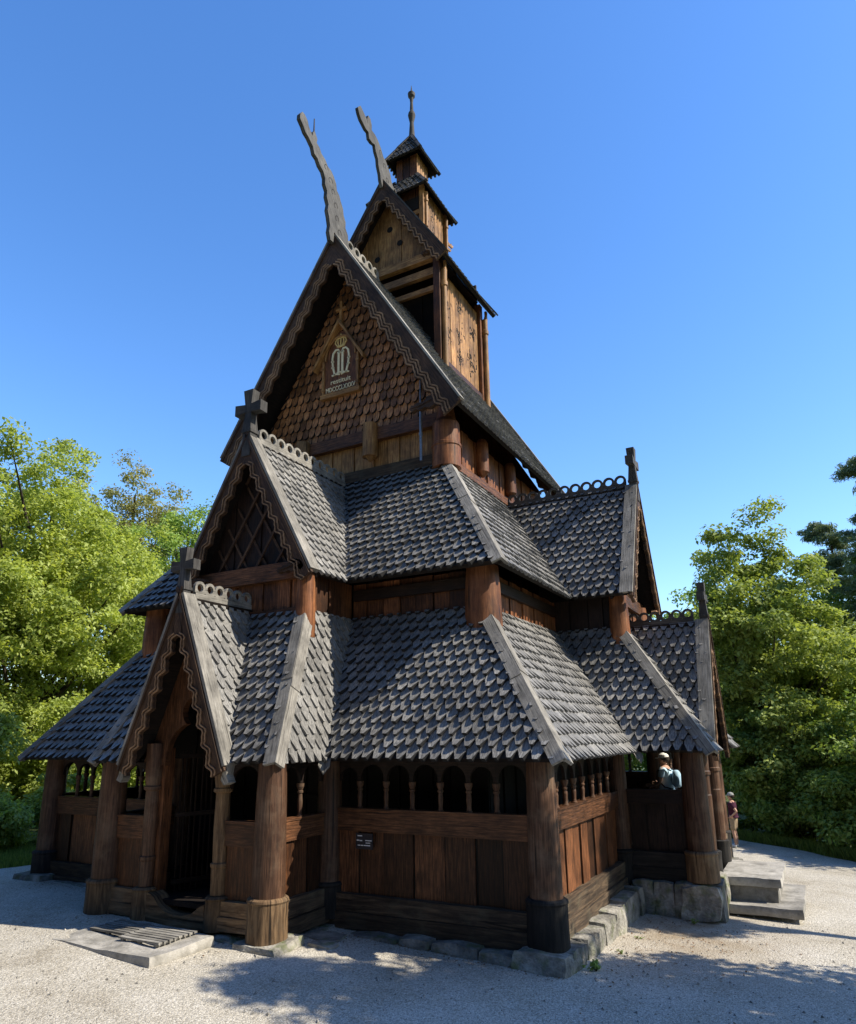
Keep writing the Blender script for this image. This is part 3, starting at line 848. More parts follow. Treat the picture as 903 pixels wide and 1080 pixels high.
def lattice_gable(fr, hw, ze, zr, b, parent, wall_z):
    mb = MB()
    n = 9
    for k in range(n):
        a0, a1 = -hw+2*hw*k/n, -hw+2*hw*(k+1)/n
        z0 = wall_z
        za, zb_ = zr-(zr-ze)*abs(a0)/hw, zr-(zr-ze)*abs(a1)/hw
        q = [(a0+.004, z0), (a1-.004, z0), (a1-.004, zb_), (a0+.004, za)]
        if a0 < 0 < a1: q = [(a0+.004, z0), (a1-.004, z0), (a1-.004, zb_), (0, zr), (a0+.004, za)]
        mb.prism([fr(a, b+(.03 if k % 2 else 0), z) for a, z in q], fr.i*.06, g=(0, 0, 1))
    g = mb.build('gable_wall', M['tar'], parent)
    mb = MB(); H = zr-ze
    for k in range(-4, 5):
        for sg in (1, -1):
            a0 = k*.5; pts = []
            # diagonal lath clipped to the triangle
            st = None
            for t in range(41):
                z = wall_z+.05+t*.06; a = a0+sg*(z-wall_z)*.62
                ok = abs(a) < hw*(zr-.35-z)/(H) 
                if ok: pts.append((a, z))
            if len(pts) > 2:
                mb.beam(fr(pts[0][0], b-.03-.02*sg, pts[0][1]), fr(pts[-1][0], b-.03-.02*sg, pts[-1][1]), .05, .03, up=fr.i)
    mb.build('lattice', M['barge'], g)
    return g

g2 = Frame((0, 1.07-.02, 0), (1, 0, 0), (0, 1, 0))
gable_roof(g2, HW2, ZE2, ZR2, E2Y-1.05, 4.49-1.05, 'west_gable_roof', church, .27, M['grey'], .36, w=.19, e=.21, amp=.05)
crest(g2, .28, 3.4, ZR2-.02, .3, church, cell=.29, mat=M['grey'])
cross_finial(g2, .02, ZR2+.03, 1.02, church, M['greydark'])
lattice_gable(g2, HW2-.05, ZE2-.1, ZR2-.1, .30, church, 6.0)
mb = MB(); mb.box(-1.5, 1.5, YPA-.10, YPA+.10, 5.86, 6.20, g=(1, 0, 0)); mb.build('wall_plate', M['rail'], church)
mb = MB(); mb.box(-1.35, 1.35, YPA-.06, YPA+.02, 5.06, 5.3, g=(1, 0, 0)); mb.build('sill_beam', M['rail'], church)
for s in (1, -1):
    bracket(g2, s*1.36, -.06, 6.0, church, sgn=s, s=.72)
    bracket(g2, s*.0+s*1.1, .1, 5.95, church, sgn=s, s=.01) if False else None
# wall-plate beams along the aisle tops
for s in (1, -1):
    mb = MB(); mb.box(min(s*1.45, s*XA), max(s*1.45, s*XA), YA-.07, YA+.1, 5.62, 5.84, g=(1, 0, 0)); mb.build('wall_plate', M['tar'], church)
    mb = MB(); mb.box(min(s*(XA-.1), s*(XA+.07)), max(s*(XA-.1), s*(XA+.07)), YA, YB, 5.62, 5.84, g=(0, 1, 0)); mb.build('wall_plate', M['tar'], church)

for s in (1, -1):
    f2 = Frame((s*6.30, DS, 0), (0, s, 0), (-s, 0, 0))
    gable_roof(f2, 1.58, ZE2, 8.95, 6.3-E2X, 6.3-2.83, 'side_gable_roof', church, .27, M['grey'], .36, w=.205, e=.225, amp=.05, shing=(s < 0, s > 0))
    crest(f2, .2, 3.45, 8.93, .3, church, cell=.29, mat=M['greydark'])
    cross_finial(f2, .02, 8.98, .98, church, M['greydark'])
    lattice_gable(f2, 1.5, ZE2-.1, 8.85, .42, church, 6.0)
    mb = MB(); mb.box(min(s*5.8, s*6.0), max(s*5.8, s*6.0), DS-1.25, DS+1.25, 5.80, 6.1, g=(0, 1, 0)); mb.build('wall_plate', M['rail'], church)
    for sg in (1, -1): bracket(f2, sg*1.40, -.04, 5.9, church, sgn=sg, s=.45, mat=M['carve'])

# ---- nave
E3, ZE3, ZR3 = 3.47, 10.16, 15.70
Y3F, Y3B = 3.84, 11.43
mb = MB(); planks(mb, (-WN, DN), (WN, DN), 8.9, 10.2, (0, 1), w=.33, t=.08); mb.build('nave_wall', M['warm'], church)
for s in (1, -1):
    mb = MB(); planks(mb, (s*WN, DN), (s*WN, DNB), 8.9, 10.2, (-s, 0), w=.42, t=.08); mb.build('nave_wall', M['orange'], church)
    mb = MB(); mb.lathe((s*WN, DN, 8.9), [(0, .34), (.50, .335), (.52, .355), (.58, .355), (.60, .33), (1.1, .32), (1.22, .24), (1.5, .2)], n=24, wob=.01); mb.build('nave_post', M['orange'], church)
    for yy in (6.45, 8.35):
        mb = MB(); mb.lathe((s*(WN+.10), yy, 9.28), [(0, .05), (.10, .15), (.12, .17), (.9, .165), (1.0, .12)], n=16); mb.build('wall_log', M['orange'], church)
    mb = MB(); mb.box(min(s*(WN-.04), s*(WN+.10)), max(s*(WN-.04), s*(WN+.10)), DN+.2, DNB, 9.0, 9.2, g=(0, 1, 0)); mb.build('sill_beam', M['rail'], church)
mb = MB(); planks(mb, (-WN, DNB), (WN, DNB), 5.5, 10.2, (0, -1), w=.5, t=.08); mb.build('nave_wall', M['board'], church)
mb = MB(); mb.box(-2.65, 2.65, DN-.16, DN+.02, 9.98, 10.30, g=(1, 0, 0), jit=.008); mb.build('gable_beam', M['rail'], church)
mb = MB(); mb.box(-2.6, 2.6, DN-.10, DN+.02, 9.02, 9.30, g=(1, 0, 0), jit=.008); mb.build('sill_beam', M['sill'], church)
for a, zt_, zb_ in ((-1.28, 10.34, 9.55), (.80, 10.40, 9.42)):
    mb = MB(); mb.lathe((a, DN-.20, zb_), [(0, .03), (.10, .13), (.11, .19), (zt_-zb_, .185)], n=16, wob=.02); mb.build('wall_log', M['warm'], church)
# gable wall with pointed shingles
def gable_shingles(parent):
    mb = MB()
    mb.prism([(-2.95, DN-.02, 10.2), (2.95, DN-.02, 10.2), (0, DN-.02, 15.1)], (0, .1, 0), g=(1, 0, 0), r=.1)
    C = [(-2.95, 10.26), (2.95, 10.26), (0, 15.05)]
    w, e = .20, .262
    for i in range(19):
        vb = 10.24+i*e
        for k in range(-15, 16):
            uc = (k+(.5 if i % 2 else 0))*w+random.uniform(-.008, .008); b0 = vb+random.uniform(-.012, .012)
            ww = w*.9; L = e*1.5
            sh = [(uc-.5*ww, b0+L), (uc-.5*ww, b0+.55*e), (uc-.40*ww, b0+.2*e), (uc-.15*ww, b0), (uc+.15*ww, b0), (uc+.40*ww, b0+.2*e), (uc+.5*ww, b0+.55*e), (uc+.5*ww, b0+L)]
            q = clip_poly(sh[::-1] if False else sh, C)
            if len(q) < 3: continue
            r = random.random(); off = (random.random()*40, random.random()*40)
            l0 = random.uniform(.075, .105)
            top = [V((x, DN-.022-.004-l0*max(0, 1-(z-b0)/L), z)) for x, z in q]; bot = [V((x, DN-.02, z)) for x, z in q]
            mb.poly(top, (0, 0, 1), r, 0, off)
            for t in range(len(q)):
                j = (t+1) % len(q)
                if min(q[t][1], q[j][1]) > b0+L-.02: continue
                mb.poly([bot[t], bot[j], top[j], top[t]], (0, 0, 1), r*.3, 1, off)  # painted shade: shingle edges near-black to set off the tips
    return mb.build('gable_wall', [M['gshingle'], M['deck']], parent)
gw = gable_shingles(church)
for s in (1, -1):
    nr = roof_facet(mir([(E3, Y3F, ZE3), (E3, Y3B, ZE3), (0, Y3B, ZR3), (0, Y3F, ZR3)], s), 'nave_roof', church, w=.22, e=.24)
    _, _, _, n = facet_frame(mir([(E3, Y3F, ZE3), (E3, Y3B, ZE3), (0, Y3B, ZR3)], s))
    for y0, y1 in ((Y3F-.08, Y3F+.16), (Y3B-.14, Y3B+.06)):
        vb = MB(); vb.prism([V(q)+n*.05 for q in mir([(0, y0, ZR3), (0, y1, ZR3), (E3+.02, y1, ZE3-.02), (E3+.02, y0, ZE3-.02)], s)], n*.05, g=V((s*E3, 0, ZE3-ZR3)))
        vb.build('verge_board', M['grey'], nr)
# rear gable of the nave
mb = MB(); mb.prism([(-3.0, DNB, 10.1), (3.0, DNB, 10.1), (0, DNB, 15.2)], (0, -.1, 0), g=(0, 0, 1)); mb.build('gable_wall', M['board'], church)
g3 = Frame((0, Y3F, 0), (1, 0, 0), (0, 1, 0))
bargeboards(g3, E3, ZE3, ZR3, .43, church, period=.46, amp=.055, ribs=3, extend=.10)
crest(g3, .55, 2.15, ZR3-.02, .3, church, cell=.30, mat=M['grey'])
crest(g3, 6.05, 7.5, ZR3-.02, .3, church, cell=.30, mat=M['grey'])
for s in (1, -1): bracket(g3, s*2.86, -.02, 10.22, church, sgn=s, s=1.0)
# rear bargeboards
g3b = Frame((0, Y3B, 0), (-1, 0, 0), (0, -1, 0))
bargeboards(g3b, E3, ZE3, ZR3, .40, church, period=.46, amp=.055, ribs=2)
# lightning conductor pipe
mb = MB(); mb.lathe((2.28, DN-.30, 9.1), [(0, .035), (.62, .035), (.63, .05), (.70, .05), (.71, .035), (1.25, .035), (1.26, .022), (2.3, .018)], n=10); mb.build('lightning_conductor', M['pipe'], church)

# dragon heads on the gables
def dragon(pts, parent, t=.13):
    mb = MB(); mb.prism([(-t/2, y, z) for y, z in pts], (t, 0, 0), g=(0, -.5, 1))
    o = mb.build('dragon_head', M['dragon'], parent)
    mc = MB(); n_ = len(pts)
    for sx in (1, -1):
        cx = [((pts[i][0]+pts[n_-1-i][0])/2, (pts[i][1]+pts[n_-1-i][1])/2) for i in range(2, n_//2-8)]
        for i in range(0, len(cx)-1, 2):
            y_, z_ = cx[i]
            mc.stroke([(sx*(t/2-.002), y_+.10*math.cos(a_*.6)*(1-a_/12), z_+.13*math.sin(a_*.6)*(1-a_/12)) for a_ in range(9)], .022, (sx*.005, 0, 0))
    mc.build('carved_relief', M['black'], o)
    return o
D1P = [(3.6,15.46),(3.5,16.08),(3.39,16.81),(3.21,17.26),(2.96,17.44),(2.8,17.48),(2.75,17.65),(2.55,17.79),(2.32,17.94),(2.16,18.09),(2.19,18.23),(2.3,18.35),(2.41,18.35),(2.58,18.14),(2.74,17.98),(2.76,18.12),(2.85,18.23),(2.97,18.1),(2.94,17.95),(3.15,17.8),(3.45,17.63),(3.75,17.51),(3.89,17.2),(4.07,16.97),(4.21,16.6),(4.42,15.95),(4.42,15.5)]
D2P = [(6.15,19.09),(6.0,19.45),(5.86,19.89),(5.69,20.23),(5.38,20.17),(5.33,20.39),(5.07,20.44),(4.82,20.62),(4.77,20.78),(4.92,20.98),(5.07,20.91),(5.34,20.67),(5.27,20.82),(5.37,21.02),(5.53,20.99),(5.56,20.67),(5.9,20.62),(6.23,20.27),(6.51,20.08),(6.82,19.58),(6.82,19.15)]
def slim(P, k=.78):
    n = len(P); out = []
    for i, (y, z) in enumerate(P):
        q = P[n-1-i]; f = 1-abs(2*i/(n-1)-1); kk = 1-(1-k)*min(1, f*3)
        near = min(P[max(0, n-1-i-3):n-1-i+4], key=lambda t: (t[0]-y)**2+(t[1]-z)**2)
        my_, mz_ = (y+near[0])/2, (z+near[1])/2
        out.append((my_+(y-my_)*kk, mz_+(z-mz_)*kk))
    return out
def refine(P, lo, hi, amp=.035):
    """scallop the outline between straight anchor points"""
    out = []
    for i in range(len(P)):
        a, b = V(P[i]), V(P[(i+1) % len(P)]); out.append(tuple(a))
        L = (b-a).length
        if L > .25 and i < len(P)-1:
            n = max(2, int(L/.16)); pr = V((-(b-a)[1], (b-a)[0])).normalized()
            for k in range(1, n):
                q = a+(b-a)*(k/n); q = q+pr*amp*(1 if k % 2 else -.6); out.append(tuple(q))
    return out
dragon(refine(slim(D1P), 0, 9, .04), church, t=.11); dragon(refine(slim(D2P), 0, 9, .035), church, t=.10)
mb = MB(); mb.lathe((.0, 2.86, 18.15), [(0, .022), (.5, .014)], n=8); mb.build('lightning_rod', M['greydark'], church)

# commemorative plaque on the gable
yb = DN-.13
mb = MB()
PL = [(-.70, 11.56), (.36, 11.56), (.36, 12.62), (.24, 12.95), (-.02, 13.25), (-.17, 13.35), (-.32, 13.25), (-.58, 12.95), (-.70, 12.62)]
mb.prism([(x, yb, z) for x, z in PL], (0, .10, 0), g=(0, 0, 1), r=.75)
plaque = mb.build('commemorative_plaque', M['board'], church)
mb = MB()
mb.box(-.78, .44, yb-.06, yb+.05, 11.46, 11.58, g=(1, 0, 0))
for x in (-.74, .34): mb.box(x, x+.06, yb-.045, yb+.02, 11.58, 12.55, g=(0, 0, 1)); mb.box(x-.015, x+.075, yb-.055, yb+.01, 11.68, 11.76, g=(1, 0, 0)); mb.box(x-.015, x+.075, yb-.055, yb+.01, 12.3, 12.36, g=(1, 0, 0))
arc = [(-.17+.47*math.cos(t), 12.55+.62*math.sin(t)) for t in [PI*k/16 for k in range(17)]]
mb.stroke([(x, yb-.02, z) for x, z in arc], .05, (0, -.03, 0))
mb.build('plaque_frame', M['warm'], plaque)
mb = MB()
for s in (1, -1):
    for o_, w_ in ((0, .09), (.09, .035)):
        mb.obox((-.17, yb-.16, 13.52+o_-.02), (s*.78, 0, -1.22), (0, .22-.04*(o_ > 0), 0), (0, 0, w_), g=(s*.78, 0, -1.22))
mb.build('plaque_hood', M['warm'], plaque)
mb = MB()
mb.box(-.205, -.135, yb-.06, yb+.02, 13.5, 14.20, g=(0, 0, 1)); mb.box(-.33, -.01, yb-.062, yb+.018, 13.93, 14.0, g=(1, 0, 0))
mb.build('plaque_cross', M['warm'], plaque)
# royal monogram: crown, round letter with two upright strokes
mb = MB(); ex = (0, -.025, 0); X0 = -.17; yf = yb-.003
def st(pts, w, m=0): mb.stroke([(X0+x, yf, z) for x, z in pts], w, ex, m=m)
for s in (1, -1):
    st([(s*(.03+.0), 12.70), (s*.08, 12.80), (s*.16, 12.80), (s*.235, 12.72), (s*.26, 12.58), (s*.255, 12.45), (s*.235, 12.30), (s*.20, 12.17), (s*.18, 12.08)], .05)
    st([(s*.06, 12.72), (s*.06, 12.14)], .062)
    st([(s*.27, 12.08), (s*.14, 12.10), (s*.02, 12.07)], .04)
    st([(s*.30, 12.50), (s*.215, 12.48)], .04); st([(s*.29, 12.32), (s*.20, 12.30)], .035)
    st([(s*.11, 12.70), (s*.06, 12.75), (s*.02, 12.68)], .03)
st([(-.11, 12.13), (.11, 12.13)], .03)
mb.build('royal_monogram', M['ivory'], plaque)
mb = MB()
st([(-.12, 12.90), (-.06, 12.885), (0, 12.88), (.06, 12.885), (.12, 12.90)], .055)
for x, zt_ in ((-.17, 13.10), (-.09, 13.13), (0, 13.15), (.09, 13.13), (.17, 13.10)):
    st([(x*.68, 12.91), (x*1.05, 13.0), (x*.9, zt_-.02)], .03)
st([(-.15, 13.09), (-.08, 13.13), (0, 13.12), (.08, 13.13), (.15, 13.09)], .025)
st([(0, 13.12), (0, 13.24)], .03); st([(-.03, 13.20), (.03, 13.20)], .025)
mb.build('crown', M['gold'], plaque)
def text_mesh(body, size, loc, rot, name, mat, parent, extrude=.006, width=None):
    cu = bpy.data.curves.new(name, 'FONT'); cu.body = body; cu.size = size; cu.extrude = extrude; cu.align_x = 'CENTER'; cu.resolution_u = 3
    ob = bpy.data.objects.new(name, cu); COL.objects.link(ob)
    bpy.context.view_layer.update()
    me = bpy.data.meshes.new_from_object(ob.evaluated_get(bpy.context.evaluated_depsgraph_get()))
    bpy.data.objects.remove(ob); bpy.data.curves.remove(cu)
    xs = [v.co.x for v in me.vertices]; sx = (width/(max(xs)-min(xs))) if width else 1
    R = Matrix.Translation(loc) @ rot @ Matrix.Diagonal((sx, 1, 1, 1))
    me.transform(R); me.name = name
    me.materials.clear(); me.materials.append(mat)
    o = bpy.data.objects.new(name, me); COL.objects.link(o); o.parent = parent
    return o
RX = Matrix.Rotation(PI/2, 4, 'X')
text_mesh('restituit', .19, (X0, yb-.008, 11.84), RX, 'inscription', M['ivory'], plaque, width=.62, extrude=.008)
text_mesh('MDCCCLXXXV', .19, (X0, yb-.008, 11.63), RX, 'inscription', M['ivory'], plaque, width=.92, extrude=.008)

# ---- tower on the ridge
TW, TF, TB = 1.60, 6.68, 9.53
ZTE, ZTR, TE = 16.19, 19.31, 2.02
def ridge_z(x): return ZR3-(ZR3-ZE3)*abs(x)/E3
for s in (1, -1):
    for y in (TF, TB):
        mb = MB(); mb.box(s*TW-.10, s*TW+.10, y-.10, y+.10, ridge_z(TW)-.35, ZTE+.25, g=(0, 0, 1)); o = mb.build('tower_post', M['board'], church)
        mb = MB(); zb_ = ridge_z(TW+.2)+.03; h = ZTE-.25-zb_
        mb.lathe((s*(TW+.17), y+(.06 if y == TF else .12), zb_), [(0, .085), (h*.82, .08), (h*.83, .11), (h*.87, .11), (h*.88, .085), (h, .09)], n=14); mb.build('tower_column', M['warm'], o)
        mb = MB(); yy = y+(.06 if y == TF else .12); mb.prism([(s*(TW+.17), yy+x*1.0, ZTE-.25+z) for x, z in ((-.08, 0), (.08, 0), (.05, .12), (.07, .3), (-.03, .3), (-.02, .14))], (s*.07, 0, 0)); mb.build('carved_bracket', M['warm'], o)
    mb = MB(); planks(mb, (s*TW, TF+.12), (s*TW, TB-.12), ridge_z(TW)-.1, ZTE-.05, (-s, 0), w=.33, t=.06, alt=False)
    # carved scrollwork, cut dark into the boards
    rs = random.Random(5); xf = s*(TW-.002)
    for (cy, cz, R_) in ((TF+.55, 14.15, .36), (TB-.55, 14.15, .36), (TF+1.40, 14.6, .26), (TF+.5, 15.1, .22), (TB-.5, 15.2, .24), ((TF+TB)/2, 15.55, .2), ((TF+TB)/2, 13.85, .2)):
        for k in range(24):
            a0 = rs.uniform(0, 6.28); dirn = rs.choice((1, -1)); rr = .09*rs.uniform(.4, 1); ox, oz = rs.gauss(0, R_*.5), rs.gauss(0, R_*.6)
            if abs(cy+ox-(TF+TB)/2) > 1.15: continue
            mb.stroke([(xf, cy+ox+rr*math.cos(a0+dirn*t*.4)*(1-t/12), cz+oz+rr*1.3*math.sin(a0+dirn*t*.4)*(1-t/12)) for t in range(rs.randint(3, 8))], rs.uniform(.02, .045), (s*.004, 0, 0), m=1, r=.5)
    tw = mb.build('tower_panel', [M['warm'], M['black']], church)
    mb = MB(); mb.box(min(s*(TW-.03), s*(TW+.09)), max(s*(TW-.03), s*(TW+.09)), TF+.14, TB-.1, ridge_z(TW)-.12, ridge_z(TW)+.08, g=(0, 1, 0)); mb.build('sill_beam', M['board'], church)
    tr = roof_facet(mir([(TE, TF-.42, ZTE), (TE, TB+.42, ZTE), (0, TB+.42, ZTR), (0, TF-.42, ZTR)], s), 'tower_roof', church, w=.2, e=.22, lift=.05)
    n = facet_frame(mir([(TE, TF-.42, ZTE), (TE, TB+.42, ZTE), (0, TB+.42, ZTR)], s))[3]
    for y0, y1 in ((TF-.42-.08, TF-.42+.14), (TB+.30, TB+.47)):
        vb = MB(); vb.prism([V(q)+n*.045 for q in mir([(0, y0, ZTR), (0, y1, ZTR), (TE+.02, y1, ZTE-.02), (TE+.02, y0, ZTE-.02)], s)], n*.045, g=V((s*TE, 0, ZTE-ZTR)))
        vb.build('verge_board', M['greydark'], tr)
mb = MB(); mb.box(-TW, TW, TF-.08, TF+.06, ZTE-.35, ZTE-.12, g=(1, 0, 0)); mb.box(-TW, TW, TF-.12, TF+.06, ZTE+.16, ZTE+.42, g=(1, 0, 0)); mb.box(-TW, TW, TF-.05, TF+.06, ZTE-.85, ZTE-.70, g=(1, 0, 0)); mb.build('tower_beam', M['warm'], church)
mb = MB(); planks(mb, (-TW, TF+1.2), (TW, TF+1.2), 13.0, ZTE+.6, (0, 1), w=.4, t=.06); planks(mb, (-TW, TB), (TW, TB), 13.0, ZTE+1, (0, -1), w=.4, t=.06); mb.build('tower_partition', M['tar'], church)
mb = MB(); mb.box(-TW, TW, TF-.02, TB, ZTE+.38, ZTE+.42); mb.build('tower_ceiling', M['tar'], church)
gt = Frame((0, TF-.42, 0), (1, 0, 0), (0, 1, 0))
bargeboards(gt, TE, ZTE, ZTR, .34, church, period=.34, amp=.05, ribs=2, extend=.1)
for s in (1, -1): bracket(gt, s*1.72, -.02, ZTE+.16, church, sgn=s, s=.7)
mb = MB(); n_ = 8; hw_ = 1.6; zb_ = ZTE+.42
for k in range(n_):
    a0, a1 = -hw_+2*hw_*k/n_, -hw_+2*hw_*(k+1)/n_
    f = lambda a: max(zb_+.02, ZTR-.12-(ZTR-ZTE)*abs(a)/TE)
    q = [(a0+.004, zb_), (a1-.004, zb_), (a1-.004, f(a1)), (a0+.004, f(a0))]
    mb.prism([(a, TF-.02+(.02 if k % 2 else 0), z) for a, z in q], (0, .06, 0), g=(0, 0, 1))
tg = mb.build('tower_gable', M['warm'], church)
mb = MB()
for a, z in ((-.45, 17.05), (.35, 17.35), (.0, 17.95), (-.0, 16.75)):
    if (a, z) == (-.0, 16.75): continue
    mb.lathe((a, TF-.024, z), [(0, .10), (.004, .10)], axis=(0, -1, 0), n=14)
mb.build('round_opening', M['black'], tg)
g3c = Frame((0, TF-.42, 0), (1, 0, 0), (0, 1, 0))
crest(g3c, .5, 1.3, ZTR-.02, .25, church, cell=.25, mat=M['greydark'])

# second stage
YC = DS-.09
MH, MZ0, MZ1 = .78, 17.3, 19.75
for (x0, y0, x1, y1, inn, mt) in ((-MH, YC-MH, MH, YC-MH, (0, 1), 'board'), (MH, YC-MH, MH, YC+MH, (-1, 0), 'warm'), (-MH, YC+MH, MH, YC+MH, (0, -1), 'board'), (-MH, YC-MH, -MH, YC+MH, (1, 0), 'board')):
    mb = MB(); planks(mb, (x0, y0), (x1, y1), MZ0, MZ1, inn, w=.26, t=.05, alt=False)
    if mt == 'warm':
        rs = random.Random(9)
        for k in range(16):
            cy, cz = YC+rs.uniform(-.45, .45), rs.uniform(18.3, 19.2); a0 = rs.uniform(0, 6)
            mb.stroke([(MH-.002, cy+.09*math.cos(a0+t*.4)*(1-t/12), cz+.11*math.sin(a0+t*.4)*(1-t/12)) for t in range(rs.randint(3, 8))], .025, (.004, 0, 0), m=1)
    o = mb.build('turret_wall', [M[mt], M['black']], church)
mb = MB(); mb.box(-MH-.02, MH+.02, YC-MH-.03, YC-MH, 18.75, 18.90); mb.box(-MH+.12, MH-.12, YC-MH-.012, YC-MH+.0, 18.95, 19.4, m=1); mb.build('turret_beam', [M['warm'], M['black']], church)
for sx in (1, -1):
    for sy in (1, -1):
        mb = MB(); mb.box(sx*MH-.07, sx*MH+.07, YC+sy*MH-.07, YC+sy*MH+.07, MZ0, MZ1, g=(0, 0, 1)); o = mb.build('turret_post', M['warm'], church)
        mb = MB(); x, y = sx*(MH+.10), YC+sy*(MH-.08)
        mb.lathe((x, y, 18.25), [(0, .055), (.9, .05), (.92, .075), (.98, .075), (1.0, .055), (1.25, .06)], n=10)
        if sy > 0 and sx > 0: mb.prism([(x, y+.03, 18.55), (x, y+.34, 18.62), (x, y+.40, 18.76), (x, y+.30, 18.70), (x, y+.24, 18.74), (x, y+.2, 18.66), (x, y+.03, 18.66)], (.05, 0, 0)); mb.prism([(x, y+.03, 18.35), (x, y+.2, 18.40), (x, y+.24, 18.50), (x, y+.03, 18.45)], (.05, 0, 0))
        mb.build('turret_column', M['warm'], o)
def pyramid(hw0, z0, hw1, z1, name, w, e, cap):
    for k in range(4):
        R_ = Matrix.Rotation(PI/2*k, 3, 'Z')
        P = [V((-hw0, -hw0, z0)), V((hw0, -hw0, z0)), V((hw1, -hw1, z1)), V((-hw1, -hw1, z1))]
        if hw1 < .05: P = P[:3]; P[2] = V((0, 0, z1))
        P = [R_ @ p+V((0, YC, 0)) for p in P]
        roof_facet(P, name, church, w=w, e=e, slab=.06, lift=.04)
    for k in range(4):
        R_ = Matrix.Rotation(PI/2*k, 3, 'Z')
        n1 = V((0, -(z1-z0), hw0-hw1)).normalized(); n2 = V(((z1-z0), 0, hw0-hw1)).normalized()
        hip_cap(R_ @ V((hw0+.03, -hw0-.03, z0-.02))+V((0, YC, 0)), R_ @ V((hw1, -hw1, z1))+V((0, YC, 0)), cap, R_ @ n1, R_ @ n2, 'hip_cap', church, M['greydark'], lift=.045, t=.03)
pyramid(1.06, 19.58, .42, 20.62, 'turret_roof', .17, .17, .07)
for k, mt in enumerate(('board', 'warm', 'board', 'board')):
    R_ = Matrix.Rotation(PI/2*k, 3, 'Z'); h = .39
    mb = MB(); a, b = R_ @ V((-h, -h, 0)), R_ @ V((h, -h, 0)); i_ = R_ @ V((0, 1, 0))
    planks(mb, (a.x, a.y+YC), (b.x, b.y+YC), 20.4, 21.5, (i_.x, i_.y), w=.27, t=.04, alt=False); mb.build('lantern_wall', M[mt], church)
pyramid(.66, 21.40, 0, 22.72, 'lantern_roof', .15, .15, .06)
mb = MB()
mb.lathe((0, YC, 22.5), [(0, .12), (.25, .10), (.5, .085), (.75, .07), (.95, .11), (1.05, .13), (1.15, .11), (1.25, .065), (1.6, .05), (1.78, .07), (1.85, .12), (1.97, .13), (2.05, .07), (2.1, .03), (2.32, .008)], n=14)
mb.build('finial', M['greydark'], church)

# ---- foundation stones
def rock(mb, c, dims, rot=0, amp=.06, n=4, seed=0, round_=.22):
    rs = random.Random(seed); hx, hy, hz = dims[0]/2, dims[1]/2, dims[2]/2
    off = V((rs.uniform(0, 99), rs.uniform(0, 99), rs.uniform(0, 99)))
    from mathutils import noise
    R_ = Matrix.Rotation(rot, 3, 'Z'); r = rs.random()
    def P(u, v, ax, sg):
        q = [0, 0, 0]; q[ax] = sg; q[(ax+1) % 3] = u; q[(ax+2) % 3] = v
        L = max(1e-6, math.sqrt(sum(t*t for t in q)))
        m = 1-round_*max(0, (L-1.0))/1.7*1.3
        p = V((q[0]*hx*m, q[1]*hy*m, q[2]*hz*m))
        nv = noise.noise_vector(p*2.1+off)*amp+noise.noise_vector(p*6+off)*amp*.35
        return R_ @ (p+nv)+V(c)
    for ax in range(3):
        for sg in (1, -1):
            for i in range(n):
                for j in range(n):
                    u0, u1, v0, v1 = [-1+2*t/n for t in (i, i+1, j, j+1)]
                    q = [P(u0, v0, ax, sg), P(u1, v0, ax, sg), P(u1, v1, ax, sg), P(u0, v1, ax, sg)]
                    if sg < 0: q.reverse()
                    mb.poly(q, None, r, 0)
def stone_row(p0, p1, ztop, depth, out, step=(.5, 1.0), seed=1, parent=church):
    rs = random.Random(seed); mb = MB(); P0, P1 = V((*p0, 0)), V((*p1, 0)); L = (P1-P0).length; d = (P1-P0).normalized(); t = 0; ang = math.atan2(d.y, d.x); k = 0
    while t < L-.1:
        l = min(rs.uniform(*step), L-t+.05); q = P0+d*(t+l/2)+V((out[0], out[1], 0))*rs.uniform(.0, .06)
        zt_ = (ztop(q.x, q.y) if callable(ztop) else ztop)+rs.uniform(-.03, .03); g0 = gz(q.x, q.y)-.12
        rock(mb, (q.x, q.y, (zt_+g0)/2), (l*1.03, depth, zt_-g0), rot=ang, seed=seed*100+k, amp=.05, round_=.18)
        t += l; k += 1
    return mb.build('foundation', M['stone'], parent)
stone_row((2.5, D1-.06), (5.5, D1-.06), -.14, .62, (0, -1), seed=2)
stone_row((WG+.04, D1-.12), (WG+.08, 5.85), lambda x, y: -.12+.02*y, .66, (1, 0), seed=3, step=(.6, 1.2))
stone_row((WG+.2, D2-.02), (XS-.1, D2-.02), .10, .55, (0, -1), seed=4, step=(.35, .6))
stone_row((XS+.02, D2-.15), (XS+.02, 7.2), .12, .55, (1, 0), seed=5, step=(.5, .9))
stone_row((XS, 9.1), (XS, 10.3), .0, .6, (1, 0), seed=15)
stone_row((-6.05, D1+.05), (-2.0, D1+.05), .0, .62, (0, -1), seed=6)
stone_row((-1.5, .05), (1.6, .05), -.06, .5, (0, -1), seed=7)
stone_row((WP, .35), (WP, 1.4), -.12, .5, (1, 0), seed=8)
stone_row((-WG, D1), (-WG, 13.6), -.1, .6, (-1, 0), seed=9, step=(.9, 1.5))
stone_row((WG, 10.4), (WG, 13.7), -.2, .6, (1, 0), seed=10, step=(.9, 1.5))
for k, (c, d, am) in enumerate((((WP+.05, -.02, -.16), (.85, .72, .22), .05), ((WP+.72, .45, -.24), (.4, .3, .2), .05), ((2.35, .85, -.24), (.6, .45, .24), .05),
                       ((WG-.02, D1-.06, -.27), (.80, .74, .42), .07), ((-WG, D1-.02, -.06), (.95, .9, .35), .05), ((XS-.05, D2-.02, -.22), (.72, .74, .62), .08))):
    mb = MB(); rock(mb, c, d, seed=77+k, amp=am, n=6, round_=.16); mb.build('foundation_stone', M['stone'], church)

